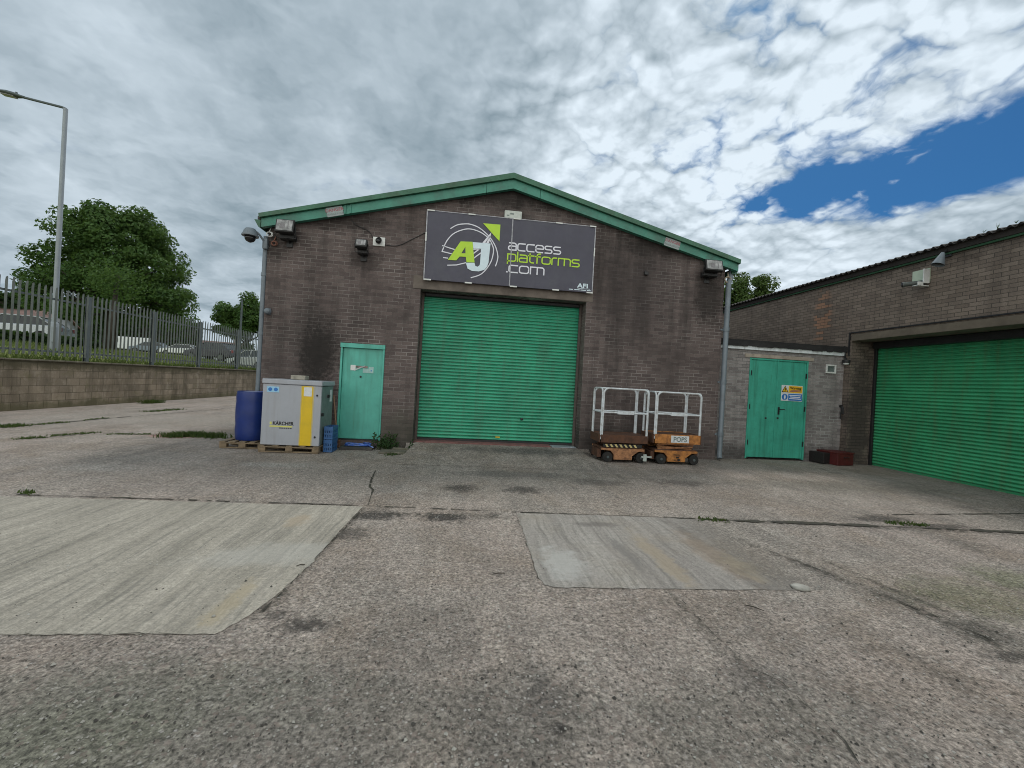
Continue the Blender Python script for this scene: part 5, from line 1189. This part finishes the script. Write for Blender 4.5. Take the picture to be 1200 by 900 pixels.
hd_ = Vector((lp.x-1.25, lp.y-.1, hz+.17)); Ml = Matrix.Translation(hd_) @ Matrix.Rotation(R(6), 4, 'Y') @ Matrix.Rotation(R(3), 4, 'Z')
mb = MB()
secs = [(.06, .05, .045), (-.05, .075, .055), (-.22, .14, .085), (-.45, .16, .095), (-.62, .13, .07), (-.74, .05, .03)]
vs = []
for (x, wy, hz_) in secs:
    for k in range(12): a_ = 2*math.pi*k/12; vs.append((x, wy*math.cos(a_), hz_*math.sin(a_)*(1 if math.sin(a_) > 0 else .6)))
fs = [(i*12+k, i*12+(k+1) % 12, (i+1)*12+(k+1) % 12, (i+1)*12+k) for i in range(len(secs)-1) for k in range(12)]+[tuple(range(11, -1, -1)), tuple(60+k for k in range(12))]
mb.add(vs, fs, Ml); mb.tube([(-.2, 0, .07), (-.2, 0, .12)], .03, 8, Ml); ln = obj('lantern', mb, GALVD, lamp, smooth=True, auto=60)
mb = MB(); mb.rbox((-.6, -.1, -.075), (-.2, .1, -.045), .012, 2, Ml); obj('lamp_glass', mb, GLASSW, ln)

# trees
def tree(name, label, base, crown, trunk_r, n_leaf, leaf, mat, seed, blobs, group='trees beyond the yard', levels=False):
    """crown: centre (x,y,z) and radii; blobs: number of leaf masses"""
    rnd = random.Random(seed); t = placed(name, label, 'tree', tuple(base), group)
    (cx_, cy_, cz_), (rx, ry, rz) = crown
    bl__ = []
    for i in range(blobs):
        if levels:
            hh_ = (i+.5)/blobs; aa = i*2.39996+rnd.uniform(-.3, .3); q = rnd.uniform(.12, .97)**.5*math.sqrt(max(0, 1-(hh_*.93)**2))
            p = Vector((cx_+rx*q*math.cos(aa), cy_+ry*q*math.sin(aa), cz_-rz+2*rz*(.06+hh_*.86)))
        else:
         for _ in range(40):
            d = Vector((rnd.gauss(0, 1), rnd.gauss(0, 1), rnd.gauss(0, 1))).normalized(); q = rnd.uniform(.30, .90)
            p = Vector((cx_+d.x*rx*q, cy_+d.y*ry*q, cz_+d.z*rz*q))
            if d.z < -.55 and rnd.random() < .8: continue
            break
        s = rnd.uniform(.15, .27)*(.85 if levels else 1)
        bl__.append((p, Vector((rx*s*1.15, ry*s*1.15, rz*s*(.72 if levels else .85)))))
    tr = MB()
    tr.tube([tuple(base+Vector((0, 0, -.2))), tuple(base.lerp(Vector((cx_, cy_, cz_)), .45)), (cx_, cy_, cz_+rz*.3)], [trunk_r, trunk_r*.8, trunk_r*.35], 10)
    for (p, r_) in bl__[:max(12, blobs//2)]:
        st0 = base.lerp(Vector((cx_, cy_, cz_)), rnd.uniform(.45, .95)); mid_ = st0.lerp(p, .55)+Vector((0, 0, -.05*rz))
        tr.tube([tuple(st0), tuple(mid_), tuple(p)], [trunk_r*.35, trunk_r*.22, trunk_r*.06], 6)
    obj('trunk', tr, BARK, t, smooth=True)
    lf = MB(); per = n_leaf//blobs
    for (p, r_) in bl__:
        for i in range(per):
            d = Vector((rnd.gauss(0, 1), rnd.gauss(0, 1), rnd.gauss(0, 1))).normalized(); q = rnd.uniform(.35, 1.08)**.6
            c_ = p+Vector((d.x*r_.x*q, d.y*r_.y*q, d.z*r_.z*q))
            n_ = (d+Vector((rnd.gauss(0, .6), rnd.gauss(0, .6), rnd.gauss(.5, .5)))).normalized(); u_ = n_.orthogonal().normalized(); u_ = Matrix.Rotation(rnd.uniform(0, 6.28), 3, n_) @ u_; v2 = n_.cross(u_)
            L = leaf*rnd.uniform(.6, 1.35); wv = L*rnd.uniform(.35, .6)
            lf.add([tuple(c_-u_*L*.5), tuple(c_+v2*wv*.5-u_*L*.05), tuple(c_+u_*L*.5-n_*L*.12), tuple(c_-v2*wv*.5-u_*L*.05)], [(0, 1, 2, 3)])
    obj('crown', lf, mat, t, fix=False)
    return t
def ray_at(px, py, Y): return atY(px, py, Y)
Yt = 27
cT = atY(125, 318, Yt); bT = atY(128, 400, Yt); rW = (atY(228, 330, Yt).x-atY(26, 320, Yt).x)/2; rH = (atY(125, 233, Yt).z-atY(125, 388, Yt).z)/2
cT.x = atY(137, 320, Yt).x; rW *= .92; cT.z = atY(125, 388, Yt).z+rH
bT.z = bank(bT.x, bT.y)
tree('broadleaf_tree', 'large spreading broadleaf tree behind the palisade fence and street lamp', bT, (tuple(cT), (rW*.90, rW*.8, rH*.93)), .34, 56000, .20, LEAF, 12, 150, levels=True)
Yt = 44
cS = atY(288, 378, Yt); rS = (atY(330, 372, Yt).x-atY(252, 372, Yt).x)/2; cS.x = (atY(330, 372, Yt).x+atY(250, 372, Yt).x)/2; rz_ = (cS.z and (atY(288, 341, Yt).z-atY(288, 410, Yt).z)/2)
bS = Vector((cS.x, Yt, bank(cS.x, Yt)))
tree('broadleaf_tree', 'smaller round tree right behind the left corner of the brown gabled warehouse', bS, (tuple(cS), (rS*1.0, rS*.9, rz_*1.08)), .28, 20000, .28, LEAF, 5, 64)
Yt = 30
cR_ = atY(872, 352, Yt); rr2 = (atY(914, 350, Yt).x-atY(825, 350, Yt).x)/2; top_ = atY(875, 314, Yt).z
cR_.z = top_-3.3; 
tree('broadleaf_tree', 'light green tree showing above the roof edge between the two warehouses', Vector((cR_.x, Yt, 0)), (tuple(cR_), (rr2*.92, rr2*.9, 3.1)), .26, 14000, .24, LEAF3, 9, 44)
# big hedge / dark tree mass behind the fence at left
def hedge(label, pts, hgt, dep, n, leaf, mat, seed, name='hedge', cat='hedge'):
    rnd = random.Random(seed); t = placed(name, label, cat, (pts[0].x, pts[0].y, pts[0].z), 'hedges beyond the fence')
    lf = MB(); core = MB()
    for a, b in zip(pts[:-1], pts[1:]):
        d = (b-a).normalized(); nn = Vector((-d.y, d.x, 0))
        k = [a-nn*dep*.35, b-nn*dep*.35, b+nn*dep*.35, a+nn*dep*.35]
        core.add([tuple(p+Vector((0, 0, -.1))) for p in k]+[tuple(p+Vector((0, 0, hgt*.82))) for p in k], [(0, 1, 2, 3), (4, 5, 6, 7), (0, 1, 5, 4), (1, 2, 6, 5), (2, 3, 7, 6), (3, 0, 4, 7)])
        for i in range(n):
            u = rnd.random(); f = rnd.random()
            if f < .4: off, z = rnd.uniform(-.5, .5), hgt*(.9+rnd.uniform(-.06, .12))
            else: off, z = rnd.choice((-.5, .5))*rnd.uniform(.8, 1.1), rnd.uniform(.0, .95)*hgt
            c_ = a.lerp(b, u)+nn*dep*off+Vector((0, 0, z))
            n_ = Vector((rnd.gauss(0, 1), rnd.gauss(0, 1), rnd.gauss(.5, 1))).normalized(); u_ = n_.orthogonal().normalized(); v2 = n_.cross(u_); L = leaf*rnd.uniform(.6, 1.3)
            lf.add([tuple(c_-u_*L*.5), tuple(c_+v2*L*.3), tuple(c_+u_*L*.5), tuple(c_-v2*L*.3)], [(0, 1, 2, 3)])
    obj('branches', core, BARK, t); obj('leaves', lf, mat, t, fix=False)
def bp(px, Y):
    r = ray(px, 420); x = r.x/r.y*Y; return Vector((x, Y, bank(x, Y)))
hedge('low clipped dark hedge on the grass behind the fence at the far left', [bp(-30, 17.5), bp(45, 19.5), bp(108, 21.5)], .5, .8, 1600, .16, LEAF2, 2)
hedge('tall dark hedge behind the large spreading tree', [bp(-60, 58), bp(40, 62), bp(110, 70), bp(160, 74), bp(228, 84)], 6.2, 3.0, 3600, .55, LEAF2, 3)
# houses
def house(label, px, Y, w_, d_, hw, hr, wallm, roofm, rot, zoff=0.0):
    p = bp(px, Y); t = thing('house', label, 'house', (p.x, p.y, p.z-.1+zoff), rot, 'houses beyond the fence')
    mb = MB(); mb.box((-w_/2, -d_/2, 0), (w_/2, d_/2, hw)); mb.prism([(-d_/2, hw), (d_/2, hw), (0, hw+hr)], -w_/2, w_/2, 'x'); obj('wall', mb, wallm, t)
    mb = MB()
    for s in (-1, 1): mb.prism([(s*(d_/2+.35), hw-.05), (0, hw+hr+.12), (0, hw+hr+.26), (s*(d_/2+.35), hw+.10)], -w_/2-.3, w_/2+.3, 'x')
    ro = obj('roof', mb, roofm, t)
    mb = MB(); mb.box((w_*.2, -.35, hw+hr*.5), (w_*.2+.7, .35, hw+hr+1.0)); obj('chimney', mb, BRICK2, ro)
    for x in (-w_*.3, w_*.15):
        for z in ((.9,) if hw < 3.5 else (.9, 3.4)):
            mb = MB(); mb.box((x, -d_/2-.04, z), (x+1.3, -d_/2-.002, z+1.1)); wn = obj('window', mb, WINDOW, t)
            mb = MB(); mb.box((x-.08, -d_/2-.07, z-.08), (x+1.38, -d_/2-.042, z)); mb.box((x-.08, -d_/2-.07, z+1.1), (x+1.38, -d_/2-.042, z+1.18)); mb.box((x+.62, -d_/2-.07, z+.002), (x+.68, -d_/2-.042, z+1.098)); obj('frame', mb, WHITEP, wn)
    mb = MB(); mb.box((w_*.38, -d_/2-.05, 0), (w_*.38+.9, -d_/2-.002, 2.0)); obj('door', mb, CARD, t)
house('pale house with a red tiled roof seen through the fence near the warehouse corner', 262, 88, 8, 7, 2.6, 1.4, RENDER, TILE, R(25))
house('grey house with a brown roof behind the fence at the far left of the photo', 0, 60, 11, 8, 2.6, 1.6, GREYREND, TILE, R(20), .2)
# vehicles
def car(label, px, Y, rot, mat, van=False, scale=1.0, zoff=0):
    p = bp(px, Y); t = thing('parked_car' if not van else 'parked_van', label, 'car' if not van else 'van', (p.x, p.y, p.z+zoff), rot, 'vehicles parked beyond the fence')
    if van: low = [(-2.4, .35), (2.3, .35), (2.45, .6), (2.4, 1.0), (1.75, 1.2), (1.2, 1.95), (-2.35, 2.0), (-2.45, .7)]; gl = None
    else: low = [(-2.05, .3), (2.05, .3), (2.12, .55), (2.02, .75), (1.1, .92), (-1.65, .98), (-2.08, .92), (-2.12, .5)]
    hw = .85 if not van else .95
    bm = bmesh.new(); mb = MB(); mb.prism(low, -hw, hw, 'y'); body = obj('body', mb, mat, t); 
    bv = body.modifiers.new('bevel', 'BEVEL'); bv.width = .07; bv.segments = 3; bv.limit_method = 'ANGLE'
    if not van:
        bot = [(1.15, .93), (-1.75, .985)]; top_ = [(.35, 1.42), (-1.15, 1.44)]
        def lay(ins): return [(1.15, -hw+.06, .92), (.35, -hw+.2, 1.40), (-1.15, -hw+.2, 1.42), (-1.8, -hw+.06, .97)]
        L_ = lay(0); R__ = [(x, -y, z) for x, y, z in L_]
        mb = MB(); mb.add(L_+R__, [(0, 1, 2, 3), (4, 7, 6, 5), (0, 4, 5, 1), (2, 6, 7, 3), (3, 7, 4, 0), (1, 5, 6, 2)]); obj('window', mb, WINDOW, t)
        mb = MB(); mb.rbox((-1.2, -hw+.19, 1.395), (.42, hw-.19, 1.46), .03); obj('roof', mb, mat, t)
        mb = MB()
        for sy in (-1, 1):
            for (xa, za, xb, zb) in ((1.17, .92, .37, 1.42), (-.35, .95, -.35, 1.42), (-1.8, .97, -1.14, 1.42)):
                mb.tube([(xa, sy*(hw-.055), za), (xb, sy*(hw-.19), zb)], .035, 6)
        obj('pillar', mb, mat, t)
    else:
        mb = MB()
        for sy in (-1, 1): mb.prism([(1.0, 1.2), (1.6, 1.22), (1.22, 1.75), (1.0, 1.75)], sy*(hw+.004)-.003, sy*(hw+.004)+.003)
        mb.add([(1.72, -hw+.08, 1.27), (1.72, hw-.08, 1.27), (1.26, hw-.12, 1.9), (1.26, -hw+.12, 1.9)], [(0, 1, 2, 3)]); obj('window', mb, WINDOW, t)
    for x in (-1.3, 1.3):
        for sy in (-1, 1):
            M = Matrix.Translation((x, sy*(hw-.08), .32)) @ Matrix.Rotation(R(90), 4, 'X'); mb = MB(); mb.lathe([(.2, -.11), (.31, -.11), (.32, 0), (.31, .11), (.2, .11)], 18, M); wo = obj('wheel', mb, RUBBER, t)
            mb = MB(); mb.lathe([(.2, -.115), (.2, .115)], 14, M); obj('rim', mb, GALV, wo)
    for sy in (-1, 1):
        mb = MB(); mb.rbox((1.98 if not van else 2.3, sy*.62-.16, .58), (2.12 if not van else 2.46, sy*.62+.16, .72), .02); obj('headlight', mb, GLASSW, t)
        mb = MB(); mb.rbox((-2.14 if not van else -2.47, sy*.66-.12, .68), (-2.02 if not van else -2.3, sy*.66+.12, .9), .02); obj('tail_lamp', mb, REDLAMP, t)
    t.scale = (scale,)*3
    return t
car('silver car parked beyond the low hedge at the far left', 20, 27, R(196), CARS)
car('white van parked between the two lower tree trunks beyond the fence', 152, 62, R(200), CARW, True)
car('grey blue car beside the white van beyond the fence', 176, 60, R(190), CARB)
car('white car parked on the grass edge under the large tree', 212, 58, R(185), CARW)
car('dark car parked beside the pale house beyond the fence', 252, 36, R(165), CARD)
car('silver car parked right behind the dark car beyond the fence', 272, 41, R(160), CARS)
car('white car half hidden by the left corner of the gabled warehouse', 301, 33, R(150), CARW)
# slim trees trunk and young sapling behind fence
bpz = bp(128, 21)
t = placed('young_tree', 'slim dark trunk of a young tree just behind the palisade fence', 'tree', tuple(bpz), 'trees beyond the yard')
mb = MB(); mb.tube([tuple(bpz+Vector((0, 0, -.1))), tuple(bpz+Vector((.05, 0, 1.4))), tuple(bpz+Vector((.1, .1, 3.6)))], [.13, .11, .07], 9); obj('trunk', mb, BARK, t, smooth=True)
mb = MB(); rnd = random.Random(77)
for i in range(2200):
    c_ = bpz+Vector((.1+rnd.gauss(0, .5), rnd.gauss(0, .5), 3.3+rnd.gauss(0, .45))); n_ = Vector((rnd.gauss(0, 1), rnd.gauss(0, 1), rnd.gauss(.5, 1))).normalized(); u_ = n_.orthogonal().normalized()*.06; v2 = n_.cross(u_)*.5
    mb.add([tuple(c_-u_), tuple(c_+v2), tuple(c_+u_), tuple(c_-v2)], [(0, 1, 2, 3)])
obj('crown', mb, LEAF, t, fix=False)
pp = bp(280, 30); mb = MB(); mb.tube([tuple(pp), tuple(pp+Vector((0, 0, 4.6)))], [.09, .06], 8); tag(obj('telegraph_pole', mb, GALVD), 'thin grey pole rising in front of the smaller round tree', 'pole')

# ------------------------------------------------------------------ sky, sun, render settings
SUN_EL, SUN_AZ = 58, 32       # azimuth measured from +Y towards +X
sd = Vector((math.sin(R(SUN_AZ))*math.cos(R(SUN_EL)), math.cos(R(SUN_AZ))*math.cos(R(SUN_EL)), math.sin(R(SUN_EL))))
sun = bpy.data.objects.new('sun', bpy.data.lights.new('sun', 'SUN')); C.objects.link(sun)
sun.data.energy = 1.3; sun.data.angle = R(14); sun.data.color = (1, .955, .89)
sun.rotation_euler = sd.to_track_quat('Z', 'Y').to_euler()
world = bpy.data.worlds.new('World'); scene.world = world; world.use_nodes = True
wt = NT(world.node_tree); bg = world.node_tree.nodes['Background']
sky = wt.n('ShaderNodeTexSky', sky_type='NISHITA'); sky.sun_disc = False; sky.sun_elevation = R(SUN_EL); sky.sun_rotation = R(SUN_AZ); sky.ozone_density = 2.5
D = wt.v('NORMALIZE', wt.n('ShaderNodeTexCoord').outputs['Generated'])
dx_, dy_, dz_ = wt.sep(D)
zc_ = wt.m('ADD', wt.m('MAXIMUM', dz_, 0.0), .26)
def plane(off=(0, 0)):
    return wt.comb(wt.m('ADD', wt.m('DIVIDE', dx_, zc_), off[0]), wt.m('ADD', wt.m('DIVIDE', dy_, zc_), off[1]), 0.0)
def ellipse(px, py, rx, ry, tilt=0.0, a=.2, b=1.0):
    """soft patch of the sky round one direction, radii in radians"""
    c = ray(px, py).normalized(); e1 = c.cross(Vector((0, 0, 1))).normalized(); e2 = e1.cross(c)
    E1 = e1*math.cos(tilt)+e2*math.sin(tilt); E2 = e2*math.cos(tilt)-e1*math.sin(tilt)
    q = wt.comb(wt.m('MULTIPLY', wt.v('DOT_PRODUCT', D, tuple(E1)), 1/rx), wt.m('MULTIPLY', wt.v('DOT_PRODUCT', D, tuple(E2)), 1/ry), wt.m('MULTIPLY', wt.m('SUBTRACT', 1.0, wt.v('DOT_PRODUCT', D, tuple(c))), 3.0))
    return wt.mr(wt.v('LENGTH', q), a, b, 1, 0, True)
bright_side = ellipse(880, 130, .92, .62, 0, .15, 1.0)
def dens(P):
    wv = wt.v('ADD', P, wt.v('SCALE', wt.v('SUBTRACT', wt.noise(P, 4.2, 4, .6, out=1), (.5, .5, .5)), scale=.32))
    big = wt.noise(wv, 1.5, 4, .5); fb = wt.mix(bright_side, wt.noise(wv, 3.4, 6, .50), wt.noise(wv, 5.2, 8, .62)); fb = wt.sep(fb)[0]; puff = wt.vor(wv, 11.5, 'F1')
    return wt.m('SUBTRACT', big, .5), wt.m('SUBTRACT', fb, .5), wt.m('SUBTRACT', .45, puff)
P0 = plane(); sdl = Vector((sd.x, sd.y)).normalized()*.035
P1 = plane((sdl.x, sdl.y))
b0_, f0, u0 = dens(P0); b1__, f1, u1 = dens(P1)
hole = wt.m('MAXIMUM', ellipse(1165, 180, .33, .088, R(4)), ellipse(965, 222, .16, .06, R(5)))
broken = ellipse(1020, 95, .62, .36, 0)
cen = ellipse(800, 60, .55, .45, 0, .0, 1.0)
def total(b_, f_, u_):
    return wt.m('ADD', wt.m('ADD', f_, wt.m('MULTIPLY', u_, wt.m('MULTIPLY', bright_side, .38))), wt.m('MULTIPLY', b_, .45))
t0, t1_ = total(b0_, f0, u0), total(b1__, f1, u1)
cov = wt.m('SUBTRACT', wt.m('SUBTRACT', wt.m('ADD', t0, .34), wt.m('MULTIPLY', hole, .62)), wt.m('MULTIPLY', broken, .055))
mask = wt.mr(cov, -.08, .22, 0, 1, True)
rel = wt.m('SUBTRACT', t0, t1_)
thick = wt.m('SUBTRACT', cov, .22)
shade = wt.m('ADD', wt.m('MULTIPLY', rel, 1.5), wt.m('ADD', .23, wt.m('MULTIPLY', f0, -1.1)))
shade = wt.m('ADD', shade, wt.m('MULTIPLY', b0_, -1.9))
shade = wt.m('ADD', shade, wt.m('MULTIPLY', bright_side, .52))
shade = wt.m('ADD', shade, wt.m('MULTIPLY', bright_side, wt.m('MULTIPLY', u0, .6)))
shade = wt.m('ADD', shade, wt.mr(dz_, .45, .08, 0, .30), clamp=True)
ccol = wt.mix(wt.mr(shade, 0, 1), (.215, .285, .335), (.70, .795, .875))
k = .06
skyc = wt.mix(1.0, sky.outputs[0], (.18, .50, .79), 'MULTIPLY')
back_sky_gain = wt.m('ADD', wt.m('MULTIPLY', wt.mr(dy_, .12, -.55, 0, 1, True), 1.4), .88)      # unseen cloud behind the camera boosted to light the brick front
ccol = wt.mix(1.0, ccol, wt.mix(wt.mr(dy_, .12, -.55, 0, 1, True), (1, 1, 1), (1.16, 1.0, .84)), 'MULTIPLY')  # the same added brightness behind the camera is tinted warmer
cl10 = wt.v('SCALE', ccol, scale=wt.m('MULTIPLY', back_sky_gain, 1/k))
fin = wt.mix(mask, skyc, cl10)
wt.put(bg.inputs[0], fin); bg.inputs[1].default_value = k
world.cycles.sampling_method = 'MANUAL'; world.cycles.sample_map_resolution = 512

vs_ = scene.view_settings; vs_.view_transform = 'Standard'; vs_.look = 'None'; vs_.exposure = 0.34; vs_.gamma = 1.0; vs_.use_curve_mapping = False
scene.render.engine = 'CYCLES'; scene.cycles.max_bounces = 5; scene.cycles.diffuse_bounces = 3; scene.cycles.transparent_max_bounces = 6; scene.cycles.filter_width = 1.0; scene.cycles.caustics_reflective = False; scene.cycles.caustics_refractive = False
scene.render.resolution_x = 1024; scene.render.resolution_y = 768
